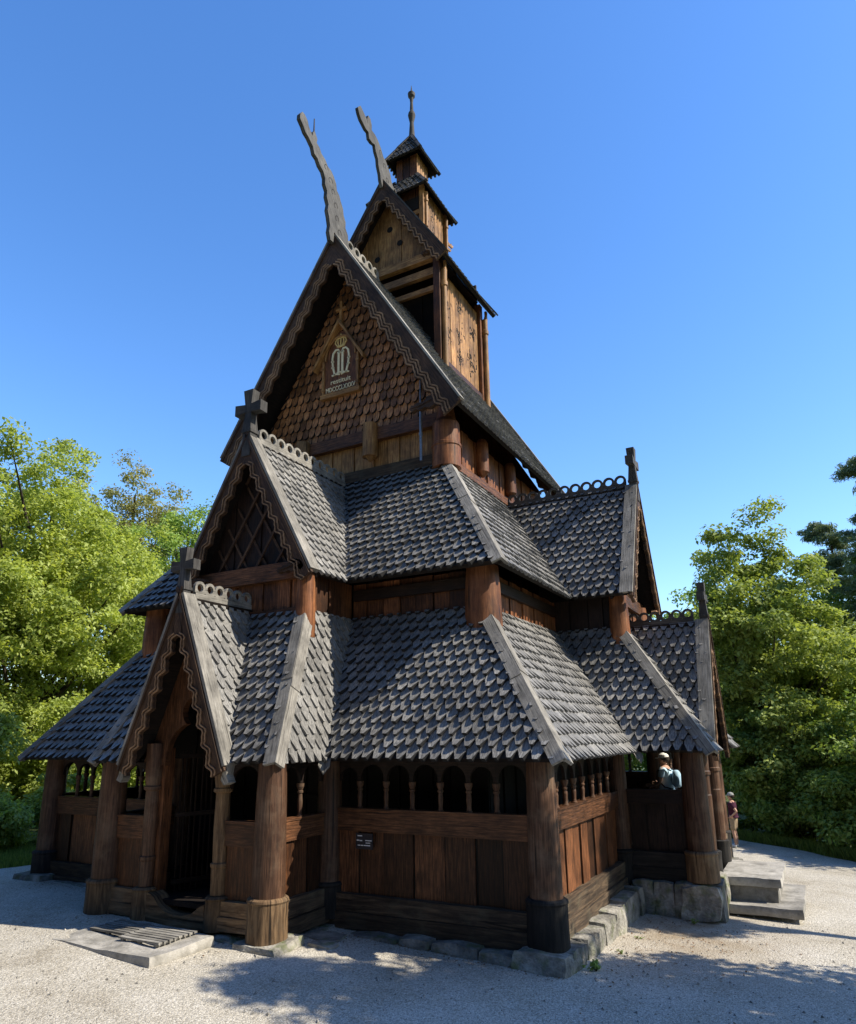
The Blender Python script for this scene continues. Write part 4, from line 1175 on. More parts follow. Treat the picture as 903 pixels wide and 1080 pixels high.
# ================================================================== small things
# information sign
sg = MB(); sg.box(2.47, 2.80, D1-.075, D1-.05, 1.06, 1.31, g=(1, 0, 0)); 
sign = sg.build('information_sign', M['sign']); tag(sign, 'small square black sign with white text on the dark board wall', 'sign')
mk = MB(); yq = D1-.0765
for x0, x1, z0, z1 in ((2.505, 2.60, 1.262, 1.278), (2.49, 2.545, 1.19, 1.207), (2.55, 2.60, 1.186, 1.202), (2.66, 2.79, 1.192, 1.206), (2.67, 2.76, 1.155, 1.167), (2.51, 2.56, 1.113, 1.128), (2.57, 2.62, 1.113, 1.128), (2.63, 2.76, 1.113, 1.128)):
    mk.poly([(x0, yq, z0), (x1, yq, z0), (x1, yq, z1), (x0, yq, z1)], (1, 0, 0))
mk.build('printed_text', M['white'], sign)

# stone slab and duckboards before the portal
mb = MB(); rock(mb, (.10, -.98, -.09), (2.25, 1.25, .19), rot=-.03, amp=.035, n=8, seed=31, round_=.06)
o = mb.build('stone_slab', M['slab']); tag(o, 'wide flat stone slab on the gravel before the portal', 'slab')
def duckboard(x0, x1, y0, y1, z, lab, ln):
    mb = MB(); n = int((y1-y0)/.085)
    for k in range(n):
        ya = y0+(y1-y0)*k/n
        mb.box(x0+random.uniform(-.01, .01), x1+random.uniform(-.01, .01), ya, ya+.066, z, z+.026, g=(1, 0, 0), jit=.003)
    o = mb.build('duckboard', M['pallet']); tag(o, lab, 'duckboard', 'wooden duckboards before the portal')
    b2 = MB()
    for k in range(3):
        xa = x0+.05+(x1-x0-.16)*k/2
        b2.box(xa, xa+.06, y0+.01, y1-.03, z-.04, z-.002, g=(0, 1, 0))
    b2.build('bearer', M['pallet'], o)
    return o
duckboard(-.80, .02, -1.06, -.42, .035, 'left duckboard of grey slats on the stone slab, farther from the posts', 0)
duckboard(.06, .92, -1.22, -.46, .045, 'right duckboard of grey slats on the stone slab, nearer the big round post', 1)

# stone steps at the side portal
def step(c, dims, nm, lab, seed, m='slab', grp='stone steps at the side portal', rot=0.0):
    mb = MB(); rock(mb, c, dims, seed=seed, amp=.022, n=8, round_=.035, rot=rot); o = mb.build(nm, M[m]); tag(o, lab, 'step', grp); return o
step((8.03, 8.25, -.02), (1.15, 2.1, .16), 'stone_step', 'upper pale stone slab step beside the right corner posts', 41)
step((8.02, 8.25, -.28), (1.00, 1.95, .36), 'step_block', 'rough stone block carrying the upper slab step', 42)
step((8.22, 8.10, -.47), (1.45, 2.5, .17), 'stone_step', 'lower wider stone slab step lying on the gravel', 43)

# ================================================================== ground
def curve_r(y):
    P = [(-60, 30), (-12, 26), (0, 15), (8, 12.2), (12, 11.6), (15, 11.0), (17.3, 10.1), (18.6, 8.75), (19.4, 7.7), (20.3, 6.5), (21.2, 4.5), (22.5, 2.5), (30, 1.0), (60, -2)]
    for (a, xa), (b, xb) in zip(P[:-1], P[1:]):
        if a <= y <= b: return xa+(xb-xa)*(y-a)/(b-a)+.12*math.sin(y*3.1)
    return 0
def curve_l(y):
    P = [(-60, -30), (-12, -14), (0, -8.6), (2, -7.75), (4, -7.7), (8, -7.5), (14, -7.4), (20, -6), (30, -4), (60, -4)]
    for (a, xa), (b, xb) in zip(P[:-1], P[1:]):
        if a <= y <= b: return xa+(xb-xa)*(y-a)/(b-a)+.08*math.sin(y*2.3)
    return 0
def sheet(name, rows, mat):
    vs = []; fs = []; n = len(rows[0])
    for r in rows: vs += r
    for i in range(len(rows)-1):
        for j in range(n-1):
            a = i*n+j; fs.append((a, a+1, a+n+1, a+n))
    me = bpy.data.meshes.new(name); me.from_pydata(vs, [], fs); me.materials.append(mat); me.update()
    o = bpy.data.objects.new(name, me); COL.objects.link(o); return o
# soil and turf base
m, nt, b, out = new_mat('turf_soil')
tc = node(nt, 'ShaderNodeTexCoord')
n1 = node(nt, 'ShaderNodeTexNoise'); n1.inputs['Scale'].default_value = .8; n1.inputs['Detail'].default_value = 9
nt.links.new(tc.outputs['Object'], n1.inputs[0])
nt.links.new(ramp(nt, n1.outputs[0], [(.3, (.035, .045, .014)), (.5, (.06, .085, .022)), (.7, (.10, .12, .035))]), b.inputs['Base Color'])
b.inputs['Roughness'].default_value = .95
M['soil'] = m
xs = [-400, -120, -60, -30]+list(range(-20, 31))+[45, 80, 150, 400]
ys = [-400, -120, -60, -30]+list(range(-20, 41))+[60, 100, 180, 400]
g = sheet('ground', [[(x, y, gz(x, y)-.006) for x in xs] for y in ys], M['soil']); tag(g, kind='structure')
# gravel
m, nt, b, out = new_mat('gravel')
tc = node(nt, 'ShaderNodeTexCoord')
vo = node(nt, 'ShaderNodeTexVoronoi'); vo.inputs['Scale'].default_value = 64; vo.inputs['Randomness'].default_value = 1
nt.links.new(tc.outputs['Object'], vo.inputs[0])
vo2 = node(nt, 'ShaderNodeTexVoronoi'); vo2.inputs['Scale'].default_value = 30; vo2.inputs['Randomness'].default_value = 1
nt.links.new(tc.outputs['Object'], vo2.inputs[0])
c1 = ramp(nt, vo.outputs['Color'], [(.0, (.22, .20, .165)), (.35, (.46, .428, .365)), (.7, (.63, .59, .51)), (1, (.84, .80, .72))])
n1 = node(nt, 'ShaderNodeTexNoise'); n1.inputs['Scale'].default_value = .55; n1.inputs['Detail'].default_value = 8; n1.inputs['Roughness'].default_value = .65
nt.links.new(tc.outputs['Object'], n1.inputs[0])
c2 = ramp(nt, n1.outputs[0], [(.30, (.55, .51, .45)), (.44, (.84, .82, .78)), (.66, (1, 1, 1))])
c3 = mixc(nt, 1.0, c1, c2, 'MULTIPLY')
n2 = node(nt, 'ShaderNodeTexNoise'); n2.inputs['Scale'].default_value = 2.6; n2.inputs['Detail'].default_value = 6
nt.links.new(tc.outputs['Object'], n2.inputs[0])
# sandy, leaf-littered patch on the south side
sep = node(nt, 'ShaderNodeSeparateXYZ'); nt.links.new(tc.outputs['Object'], sep.inputs[0])
dx = math_n(nt, 'SUBTRACT', sep.outputs[0], 7.2); dy = math_n(nt, 'SUBTRACT', sep.outputs[1], 5.0)
dd = math_n(nt, 'SQRT', math_n(nt, 'ADD', math_n(nt, 'MULTIPLY', dx, dx), math_n(nt, 'MULTIPLY', math_n(nt, 'MULTIPLY', dy, dy), .35)))
near = math_n(nt, 'SUBTRACT', 1.55, math_n(nt, 'MULTIPLY', dd, .75))
sandy = math_n(nt, 'MULTIPLY', near, n2.outputs[0]); sandy.node.use_clamp = True
c4 = mixc(nt, sandy, c3, (.30, .23, .15))
nt.links.new(c4, b.inputs['Base Color']); b.inputs['Roughness'].default_value = .95; b.inputs['Specular IOR Level'].default_value = .15
hh = math_n(nt, 'ADD', vo.outputs['Distance'], math_n(nt, 'MULTIPLY', vo2.outputs['Distance'], 1.2))
bp = node(nt, 'ShaderNodeBump'); bp.inputs['Strength'].default_value = .75; bp.inputs['Distance'].default_value = .012; bp.invert = True
nt.links.new(hh, bp.inputs['Height']); nt.links.new(bp.outputs[0], b.inputs['Normal'])
M['gravel'] = m
rows = []
yy = [-60, -40, -25]+[-14+.5*k for k in range(80)]+[28, 34, 45, 60]
for y in yy:
    l, r = curve_l(y), curve_r(y); row = []
    xk = sorted(set([l, r]+[x for x in (0,) if l < x < r]))
    N = 40
    for k in range(N+1):
        x = l+(r-l)*k/N; row.append((x, y, gz(x, y)+.012+.012*math.sin(x*1.7+y)*math.sin(y*1.3-x*.6)))
    rows.append(row)
p = sheet('gravel_path', rows, M['gravel']); tag(p, kind='structure')

# loose stones and litter on the gravel (uncountable)
mb = MB(); rs = random.Random(3)
for k in range(2600):
    x = rs.uniform(-3, 10.5); y = rs.uniform(-3.4, 8)
    if -6.2 < x < 6.3 and y > .6: continue
    if x < 2.4 and y > -.2: continue
    s = rs.choice((.008, .01, .012, .015, .02, .028)); z = gz(x, y)+.014
    a = rs.uniform(0, 6); r = rs.random()
    q = [V((x+s*math.cos(a+t*2.1), y+s*math.sin(a+t*2.1), z)) for t in range(3)]; tp = V((x, y, z+s*.9))
    for t in range(3): mb.poly([q[t], q[(t+1) % 3], tp], None, r)
o = mb.build('loose_gravel', M['slab']); tag(o, 'loose pebbles scattered over the gravel in front of the church', 'gravel', kind='stuff')
M['litter'] = plain('dry_leaf', (.16, .085, .035), noise=.4)
mb = MB()
for k in range(420):
    x = rs.gauss(7.0, .8); y = rs.gauss(4.2, 1.4)
    if x < 6.3 or y > 6: continue
    s = rs.uniform(.012, .035); z = gz(x, y)+.03; a = rs.uniform(0, 6)
    d1 = V((math.cos(a), math.sin(a), rs.uniform(-.3, .3)))*s; d2 = V((-math.sin(a), math.cos(a), rs.uniform(-.3, .3)))*s*.5
    c = V((x, y, z)); mb.poly([c-d1, c+d2, c+d1, c-d2], None, rs.random())
for k in range(520):
    if k % 2: x = rs.uniform(2.1, 6.2); y = D1-.38-abs(rs.gauss(0, .22))
    else: x = rs.uniform(-5.5, 1.6); y = -.1-abs(rs.gauss(0, .3)) if x > -2 else D1-.4-abs(rs.gauss(0, .3))
    s = rs.uniform(.010, .028); z = gz(x, y)+.03; a = rs.uniform(0, 6)
    d1 = V((math.cos(a), math.sin(a), rs.uniform(-.3, .3)))*s; d2 = V((-math.sin(a), math.cos(a), rs.uniform(-.3, .3)))*s*.5
    c = V((x, y, z)); mb.poly([c-d1, c+d2, c+d1, c-d2], None, rs.random())
o = mb.build('leaf_litter', M['litter']); tag(o, 'dry brown leaf litter along the foundation and on the sandy ground', 'leaf litter', kind='stuff')

# ================================================================== vegetation
def quads_mesh(name, P, rnd, mats, parent=None, N=None):
    """P: (n,4,3) numpy"""
    n = P.shape[0]; k = P.shape[1]
    me = bpy.data.meshes.new(name)
    me.vertices.add(n*k); me.vertices.foreach_set('co', P.reshape(-1).astype(np.float32))
    me.loops.add(n*k); me.loops.foreach_set('vertex_index', np.arange(n*k, dtype=np.int32))
    me.polygons.add(n); me.polygons.foreach_set('loop_start', np.arange(0, n*k, k, dtype=np.int32))
    me.polygons.foreach_set('loop_total', np.full(n, k, dtype=np.int32))
    me.materials.append(mats); me.update(calc_edges=True)
    at = me.attributes.new('rnd', 'FLOAT', 'FACE'); at.data.foreach_set('value', rnd.astype(np.float32))
    o = bpy.data.objects.new(name, me); COL.objects.link(o)
    if parent is not None: o.parent = parent
    return o
def leaves(centers, rad, per, size, rg, flat=.6, aspect=.55, upbias=.5, crnd=None):
    n = len(centers); C = np.repeat(centers, per, axis=0); Rr = np.repeat(rad, per)
    d = rg.normal(size=(n*per, 3)); d /= np.linalg.norm(d, axis=1)[:, None]
    rr = rg.random(n*per)**.55
    P = C+d*(rr*Rr)[:, None]*np.array([1, 1, flat])
    nr = rg.normal(size=(n*per, 3)); nr[:, 2] = np.abs(nr[:, 2])+upbias; nr += d*.5; nr /= np.linalg.norm(nr, axis=1)[:, None]
    t = rg.normal(size=(n*per, 3)); t -= nr*np.sum(t*nr, axis=1)[:, None]; t /= np.linalg.norm(t, axis=1)[:, None]
    b_ = np.cross(nr, t); s = size*(.6+.8*rg.random(n*per))[:, None]
    dr = np.array([0, 0, -1.0])*s*.25
    Q = np.stack([P-t*s*.5, P+b_*s*aspect*.5, P+t*s*.5+dr, P-b_*s*aspect*.5], axis=1)
    cr = rg.random(n) if crnd is None else crnd
    rnd = np.clip(np.repeat(cr, per)*.55+rg.random(n*per)*.45, 0, 1)
    return Q, rnd
def tube(mb, pts, r0, r1, n=8):
    pts = [V(p) for p in pts]; rr = random.random(); off = random.random()*20; L = 0
    rings = []
    for i, p in enumerate(pts):
        d = pts[min(i+1, len(pts)-1)]-pts[max(i-1, 0)]; d.normalize()
        e1 = d.cross(V((.3, 1, .1))).normalized(); e2 = d.cross(e1); f = i/(len(pts)-1); r = r0*(1-f)+r1*f
        b = len(mb.v); mb.v += [p+(e1*math.cos(2*PI*k/n)+e2*math.sin(2*PI*k/n))*r for k in range(n)]
        if i: L += (p-pts[i-1]).length
        rings.append((b, L, r))
    for (a, la, ra), (c, lc, rc) in zip(rings[:-1], rings[1:]):
        for k in range(n):
            j = (k+1) % n
            mb.face((a+k, a+j, c+j, c+k), [(la+off, k/n*6.3*ra), (la+off, (k+1)/n*6.3*ra), (lc+off, (k+1)/n*6.3*rc), (lc+off, k/n*6.3*rc)], rr, 0, True)
def wander(p0, p1, n, amp, rs):
    p0, p1 = V(p0), V(p1); out = []
    for i in range(n+1):
        f = i/n; q = p0.lerp(p1, f)
        if 0 < i < n: q += V((rs.uniform(-1, 1), rs.uniform(-1, 1), rs.uniform(-.6, .6)))*amp
        out.append(q)
    return out
def tree(x, y, h, cr, cz0, label, mat, seed, name='leafy_tree', ncl=170, per=260, leaf=.16, crad=.85, trunk_r=.22, bark='bark', group='trees around the church', cat='tree', dens=1.0, squash=1.0, lean=(0, 0), trunk=True, shape='round', z0=None):
    rs = random.Random(seed); rg = np.random.default_rng(seed); base = gz(x, y) if z0 is None else z0
    root = empty(name, (x, y, base)); tag(root, label, cat, group)
    zc = (cz0+h)/2; hz = (h-cz0)/2; cen = []
    from mathutils import noise
    so = V((seed*3.1, seed*1.7, 0))
    while len(cen) < ncl:
        d = V((rs.gauss(0, 1), rs.gauss(0, 1), rs.gauss(0, 1))).normalized()
        r = rs.random()**.42
        lump = .78+.5*noise.noise(d*1.6+so)
        if shape == 'cone':
            f = (d.z*r+1)/2; wid = 1.15*(1-f)**.7+.08
            p = V((d.x*cr*wid*r, d.y*cr*wid*r, d.z*hz*r))
        else:
            w = 1.0
            if shape == 'egg': w = 1.12-.38*max(0, d.z*r)
            p = V((d.x*cr*r*w, d.y*cr*r*w, d.z*hz*r))*lump*1.12
        f = (p.z+hz)/(2*hz)
        cen.append((p.x+lean[0]*f, p.y+lean[1]*f, p.z+zc))
    cen = np.array(cen); rad = crad*(.6+.6*rg.random(len(cen)))
    Q, rnd = leaves(cen, rad, per, leaf, rg, flat=.62)
    quads_mesh('crown', Q, rnd, mat, root)
    if trunk:
        mb = MB(); top = V((lean[0]*.8, lean[1]*.8, cz0+(h-cz0)*.8))
        tr = wander((0, 0, -.15), top, 7, .18, rs); tube(mb, tr, trunk_r, trunk_r*.22, 10)
        idx = rs.sample(range(len(cen)), min(len(cen), 26))
        for i in idx:
            c = V(cen[i]); k = min(len(tr)-2, max(1, int((c.z-cr*.5)/max(top.z, .1)*7))); k = max(1, min(6, k-1))
            tube(mb, wander(tr[k], c, 4, .16, rs), trunk_r*.33, .015, 6)
        mb.build('trunk', M[bark], root)
    return root
ML = leafmat('leaf_bright', (.36, .44, .11), (.58, .65, .21), trans=.48)
MLB = leafmat('leaf_olive', (.30, .31, .12), (.48, .44, .20))
MLC = leafmat('leaf_pale', (.28, .42, .11), (.42, .56, .17))
MLD = leafmat('leaf_mid', (.27, .35, .09), (.47, .54, .17))
MLE = leafmat('leaf_deep', (.19, .29, .07), (.38, .49, .13))
MLP = leafmat('needle', (.17, .24, .15), (.32, .38, .23), trans=.25)
def far_(x, y, h, k): return 9.6+(x-9.6)*k, -9.1+(y+9.1)*k, 2.9+(h-2.9)*k
def ltree(x, y, h, cr, cz0, label, mat, seed, k=1.4, leaf=.18, crad=.95, **kw):
    X, Y, H = far_(x, y, h, k); tree(X, Y, H, cr*k, max(.3, cz0*k-1), label, mat, seed, leaf=leaf, crad=crad, **kw)
ltree(-12.2, 4.8, 13.3, 4.7, 1.4, 'big bright yellow-green tree at the left edge, tallest left of the church', ML, 11, ncl=640, per=230, trunk_r=.4)
ltree(-16.5, 1.5, 14.2, 4.0, 2.0, 'bright green tree cut by the left picture edge behind the biggest tree', ML, 12, ncl=210, per=200, trunk_r=.4)
ltree(-17.2, 11.9, 16.4, 3.4, 6.5, 'sparse brownish olive tree behind the bright tree on the left', MLB, 13, ncl=260, per=150, crad=.9, trunk_r=.3)
ltree(-13.0, 11.4, 14.2, 3.2, 5.0, 'loose pale green tree with bare branches next to the lower left roof', MLC, 14, ncl=150, per=190, crad=.9, trunk_r=.24)
ltree(-11.4, 8.6, 8.2, 2.6, .6, 'lower bushy green tree seen behind the left gallery roof', ML, 15, ncl=150, per=210, crad=1.0, trunk_r=.2)
for i, (x, y, h, r, lb) in enumerate(((-11.3, 3.4, 1.7, 1.2, 'knee high bush on the grass beside the far left post'), (-11.8, 6.0, 2.0, 1.3, 'waist high bush seen through the left arches near the ground'), (-11.2, 1.0, 1.6, 1.1, 'low bush on the grass at the left picture edge'))):
    tree(x, y, h, r, .02, lb, ML, 120+i, leaf=.13, crad=.45, name='leafy_shrub', ncl=60, per=170, trunk_r=.03, group='shrubs left of the church', cat='shrub')
for i, (x, y, h, r, lb) in enumerate(((-10.2, 1.8, 4.6, 1.7, 'leafy shrub at the far left edge of the gravel'), (-9.9, 4.6, 4.2, 1.5, 'leafy shrub beside the far left corner post'), (-10.4, 7.6, 4.4, 1.7, 'leafy shrub seen through the left gallery arches'), (-13.5, .2, 5.5, 2.2, 'tall shrub below the left edge tree'), (-12.2, 5.0, 3.2, 2.0, 'low shrub between the two shrubs at the gravel edge'), (-14.5, 3.5, 6.0, 2.4, 'tall shrub under the biggest tree on the left'))):
    ltree(x, y, h, r, .75, lb, ML, 20+i, k=1.32, leaf=.17, crad=.75, name='leafy_shrub', ncl=100, per=200, trunk_r=.05, group='shrubs left of the church', cat='shrub')
tree(7.7, 23.4, 13.2, 3.3, 1.2, 'tall loose yellow-green tree right of the church', MLD, 31, ncl=230, per=230, leaf=.19, crad=.8, trunk_r=.2, shape='egg')
tree(9.9, 26.5, 11.0, 3.2, 1.0, 'mid height leafy tree on the right between the tall tree and the pines', MLD, 32, ncl=190, per=220, leaf=.2, crad=.9, trunk_r=.18)
tree(12.6, 29.5, 12.2, 3.0, 1.0, 'leafy tree filling the gap under the edge pine', MLE, 33, ncl=160, per=200, leaf=.22, crad=.95, trunk_r=.2)
RS = [(9.0, 21.6, 6.2, 2.5, 'bright leafy bush rising above the path on the right', MLD), (6.9, 22.4, 5.2, 2.2, 'dark leafy bush behind the standing man', MLE), (8.6, 20.9, 3.4, 1.7, 'low dark bush at the bend of the path', MLE),
      (11.2, 20.0, 5.4, 2.4, 'broad leafy bush at the right picture edge', MLE), (10.6, 19.0, 3.0, 1.6, 'low spreading bush over the path edge on the right', MLE), (12.6, 18.2, 4.8, 2.0, 'leafy bush partly outside the right picture edge', MLD), (11.4, 23.5, 7.2, 2.4, 'taller leafy bush behind the right edge bushes', MLD)]
for i, (x, y, h, r, lb, mt) in enumerate(RS):
    tree(x, y, h, r, .05, lb, mt, 40+i, name='leafy_bush', ncl=140, per=210, leaf=.16, crad=.62, trunk_r=.05, group='bushes along the path on the right', cat='bush')
def pine(x, y, h, r, label, seed, zb=.35):
    rs = random.Random(seed); rg = np.random.default_rng(seed); base = gz(x, y)
    root = empty('pine_tree', (x, y, base)); tag(root, label, 'pine', 'dark pines on the right')
    mb = MB(); tr = wander((0, 0, -.1), (rs.uniform(-.3, .3), 0, h), 8, .10, rs); tube(mb, tr, .2, .03, 9); cen = []
    for k in range(46):
        z = h*(zb+(1-zb)*k/46)+rs.uniform(-.2, .2); f = (z/h-zb)/(1-zb); L = r*(1.05-f)**.6*rs.uniform(.55, 1.1); a = rs.uniform(0, 6.28)
        p0 = V((0, 0, z)); p1 = V((L*math.cos(a), L*math.sin(a), z+L*.18))
        tube(mb, wander(p0, p1, 3, .08, rs), .045, .01, 5)
        for t in (.45, .65, .82, 1.0):
            q = p0.lerp(p1, t); cen.append((q.x+rs.uniform(-.3, .3), q.y+rs.uniform(-.25, .25), q.z+rs.uniform(-.05, .2)))
    cen = np.array(cen); Q, rn = leaves(cen, np.full(len(cen), .48)*(.7+.6*rg.random(len(cen))), 170, .22, rg, flat=.45, aspect=.2, upbias=.2)
    quads_mesh('crown', Q, rn, MLP, root); mb.build('trunk', M['pinebark'], root)
pine(12.9, 27.5, 16.4, 2.5, 'blue-green pine cut by the right picture edge', 51, .4)
pine(11.2, 32.0, 14.6, 2.5, 'dark pine between the leafy tree and the edge pine', 52, .35)
pine(13.6, 31.0, 15.6, 2.5, 'dark pine half hidden behind the edge pine', 53, .4)
for i, (x, y, h, r) in enumerate(((2.0, 40.0, 12.6, 3.4), (5.3, 35.0, 11.6, 3.2))):
    tree(x, y, h, r, 1.0, ('distant pale tree above the side portal roof', 'distant tree behind the tall loose tree')[i], MLC, 60+i, ncl=190, per=170, leaf=.26, crad=.9, trunk_r=.2)
# shade trees standing to the right of the gravel, outside the picture
tree(14.6, 2.0, 11.8, 1.9, 5.8, 'tall narrow tree right of the forecourt shading the gravel', MLD, 71, ncl=130, per=150, leaf=.2, crad=.75)
tree(15.2, 3.9, 9.2, 1.4, 4.2, 'lower leafy tree right of the forecourt', MLD, 75, ncl=42, per=150, leaf=.2, crad=.7)
tree(17.5, 2.6, 9.0, 1.1, 6.0, 'second tall tree right of the forecourt', MLD, 74, ncl=70, per=130, leaf=.2, crad=.7)
tree(16.4, 8.0, 13.6, 1.0, 8.0, 'sparse young tree right of the side steps', MLD, 72, ncl=62, per=130, leaf=.2, crad=.6)
tree(17.5, 16.5, 8.0, 2.6, 2.0, 'broad tree right of the path beyond the picture', MLD, 73, ncl=45, per=150, leaf=.2, crad=.9)
# far woodland closing the view
def woodland(name, pts, label, seed, mat):
    rg = np.random.default_rng(seed); C = []
    for (x, y, h, r) in pts:
        for k in range(60):
            d = rg.normal(size=3); d /= np.linalg.norm(d); C.append((x+d[0]*r, y+d[1]*r, max(.2, h*.5+d[2]*h*.5)+gz(x, y)))
    C = np.array(C); Q, rn = leaves(C, np.full(len(C), 1.1), 130, .34, rg)
    o = quads_mesh(name, Q, rn, mat); tag(o, label, 'woodland', kind='stuff')
pts = [(-36+rng.uniform(-2, 2), -6+k*4.6, rng.uniform(6, 9), 2.6) for k in range(10)]+[(-20+k*4.2, 34+rng.uniform(-2, 3), rng.uniform(6, 8.5), 2.6) for k in range(5)]
woodland('woodland', pts, 'mass of woodland in the distance behind the trees on the left', 81, MLD)
pts = [(-2+k*3.6, 44+rng.uniform(-3, 3), rng.uniform(5.5, 8), 2.4) for k in range(8)]
woodland('woodland', pts, 'mass of dim woodland in the distance behind the bushes on the right', 82, MLE)

def sky_block_wood(name, spots, label, seed, mat):  # added trees behind the camera that cut the sky fill
    rg = np.random.default_rng(seed); C = []
    for (x, y, h, r) in spots:
        for k in range(110):
            d = rg.normal(size=3); d /= np.linalg.norm(d); C.append((x+d[0]*r, y+d[1]*r, h*.54+d[2]*h*.46+gz(x, y)))
    C = np.array(C); Q, rn = leaves(C, np.full(len(C), 1.5), 60, .75, rg)
    o = quads_mesh(name, Q, rn, mat); tag(o, label, 'woodland', kind='stuff')
MLW = leafmat('leaf_sky_block', (.03, .055, .015), (.06, .09, .022), trans=.15)  # dark leaves so the added woodland bounces little light
sky_block_wood('woodland', [(-26+4.6*k, -19-3.0*math.sin(k*.31)+rng.uniform(-1, 1), rng.uniform(10, 13), 3.0) for k in range(12)]+[(-27-rng.uniform(0, 2), -15+4.5*k, rng.uniform(16, 19), 2.8) for k in range(3)], 'unseen dark woodland added behind the camera to block sky light', 83, MLW)

# grass
def grass(name, pts, hmin, hmax, label, seed, mat):
    rg = np.random.default_rng(seed); n = len(pts); P = np.array(pts); h = hmin+(hmax-hmin)*rg.random(n)**1.4; a = rg.random(n)*6.28
    t = np.stack([np.cos(a), np.sin(a), np.zeros(n)], 1); ln = np.stack([np.cos(a*1.7+1), np.sin(a*1.7+1), np.zeros(n)], 1)*(h*.45*rg.random(n))[:, None]
    w = (.006+.008*rg.random(n))[:, None]; up = np.stack([np.zeros(n), np.zeros(n), h], 1)
    Q = np.stack([P-t*w, P+t*w, P+t*w*.5+up*.6+ln*.4, P+up+ln], 1)
    o = quads_mesh(name, Q, rg.random(n), mat); tag(o, label, 'grass', kind='stuff')
MG = leafmat('grass_blade', (.18, .25, .05), (.30, .36, .09), trans=.35)
pts = []
rs = random.Random(12)
while len(pts) < 26000:
    y = rs.uniform(16.2, 22.6); x = curve_r(y)+abs(rs.gauss(0, .7))-.05
    pts.append((x, y, gz(x, y)-.02))
grass('grass', pts, .08, .42, 'strip of green grass along the right edge of the path', 91, MG)
pts = []
while len(pts) < 42000:
    y = rs.uniform(-.5, 12); x = curve_l(y)-abs(rs.gauss(0, 3.2))+.05; pts.append((x, y, gz(x, y)-.02))
grass('grass', pts, .05, .22, 'short grass at the left edge of the gravel', 92, MG)
def weed(x, y, z, s, n, lab, seed):
    rg = np.random.default_rng(seed); root = empty('weed', (x, y, z)); tag(root, lab, 'weed', 'weeds along the foundation')
    C = np.array([(rg.normal()*s*.35, rg.normal()*s*.35, s*(.2+.7*rg.random())) for _ in range(n)])
    Q, rn = leaves(C, np.full(n, s*.3), 14, s*.3, rg, upbias=.3, aspect=.3); quads_mesh('foliage', Q, rn, MLC, root)
    mb = MB()
    for c in C[:8]: tube(mb, [(0, 0, 0), (c[0]*.6, c[1]*.6, c[2]*.6), tuple(c)], .006, .003, 5)
    mb.build('stem', M['bark'], root)
weed(6.40, 1.75, gz(6.4, 1.9), .15, 22, 'bright green weed at the corner foundation stone by the gravel', 1)
weed(6.50, 2.85, gz(6.5, 3), .08, 9, 'small weed half way along the side foundation', 2)
weed(6.52, 3.9, gz(6.5, 4), .07, 8, 'small weed at the far end of the side foundation', 3)
weed(7.15, 5.62, gz(7.1, 5.6), .10, 10, 'small weed below the stones beside the side steps', 4)

# ================================================================== people
def skin_body(name, joints, edges, mat, parent, subs=2, smooth=True):
    me = bpy.data.meshes.new(name+'_cage'); keys = list(joints); ix = {k: i for i, k in enumerate(keys)}
    me.from_pydata([joints[k][0] for k in keys], [(ix[a], ix[b]) for a, b in edges], [])
    ob = bpy.data.objects.new(name+'_cage', me); COL.objects.link(ob)
    md = ob.modifiers.new('s', 'SKIN'); md.use_smooth_shade = True
    sv = me.skin_vertices[0].data if me.skin_vertices else None
    if sv is None:
        bpy.context.view_layer.objects.active = ob; bpy.ops.mesh.customdata_skin_add(); sv = me.skin_vertices[0].data
    for k in keys:
        r = joints[k][1]; sv[ix[k]].radius = (r, r) if not isinstance(r, tuple) else r
        sv[ix[k]].use_root = False
    sv[0].use_root = True
    sb = ob.modifiers.new('d', 'SUBSURF'); sb.levels = subs; sb.render_levels = subs
    bpy.context.view_layer.update()
    out = bpy.data.meshes.new_from_object(ob.evaluated_get(bpy.context.evaluated_depsgraph_get()))
    bpy.data.objects.remove(ob); bpy.data.meshes.remove(me)
    out.name = name; out.materials.clear(); out.materials.append(mat)
    o = bpy.data.objects.new(name, out); COL.objects.link(o); o.parent = parent
    return o
M['skin'] = plain('skin', (.50, .30, .21), rough=.55, noise=.08)
M['maroon'] = plain('maroon_cloth', (.055, .012, .03), rough=.9)
M['khaki'] = plain('khaki_cloth', (.36, .27, .17), rough=.9, noise=.12)
M['cap'] = plain('cap_cloth', (.30, .30, .29), rough=.9)
M['shoe'] = plain('white_shoe', (.72, .72, .70), rough=.6, noise=.06)
M['blue'] = plain('pale_blue_cloth', (.48, .66, .78), rough=.9, noise=.08)
M['whitecap'] = plain('white_cap_cloth', (.80, .78, .72), rough=.9, noise=.05)
M['dark'] = plain('dark_cloth', (.03, .03, .04), rough=.9)
M['hair'] = plain('dark_hair', (.04, .028, .02), rough=.7)
M['bag'] = plain('backpack_cloth', (.40, .58, .72), rough=.85, noise=.12)

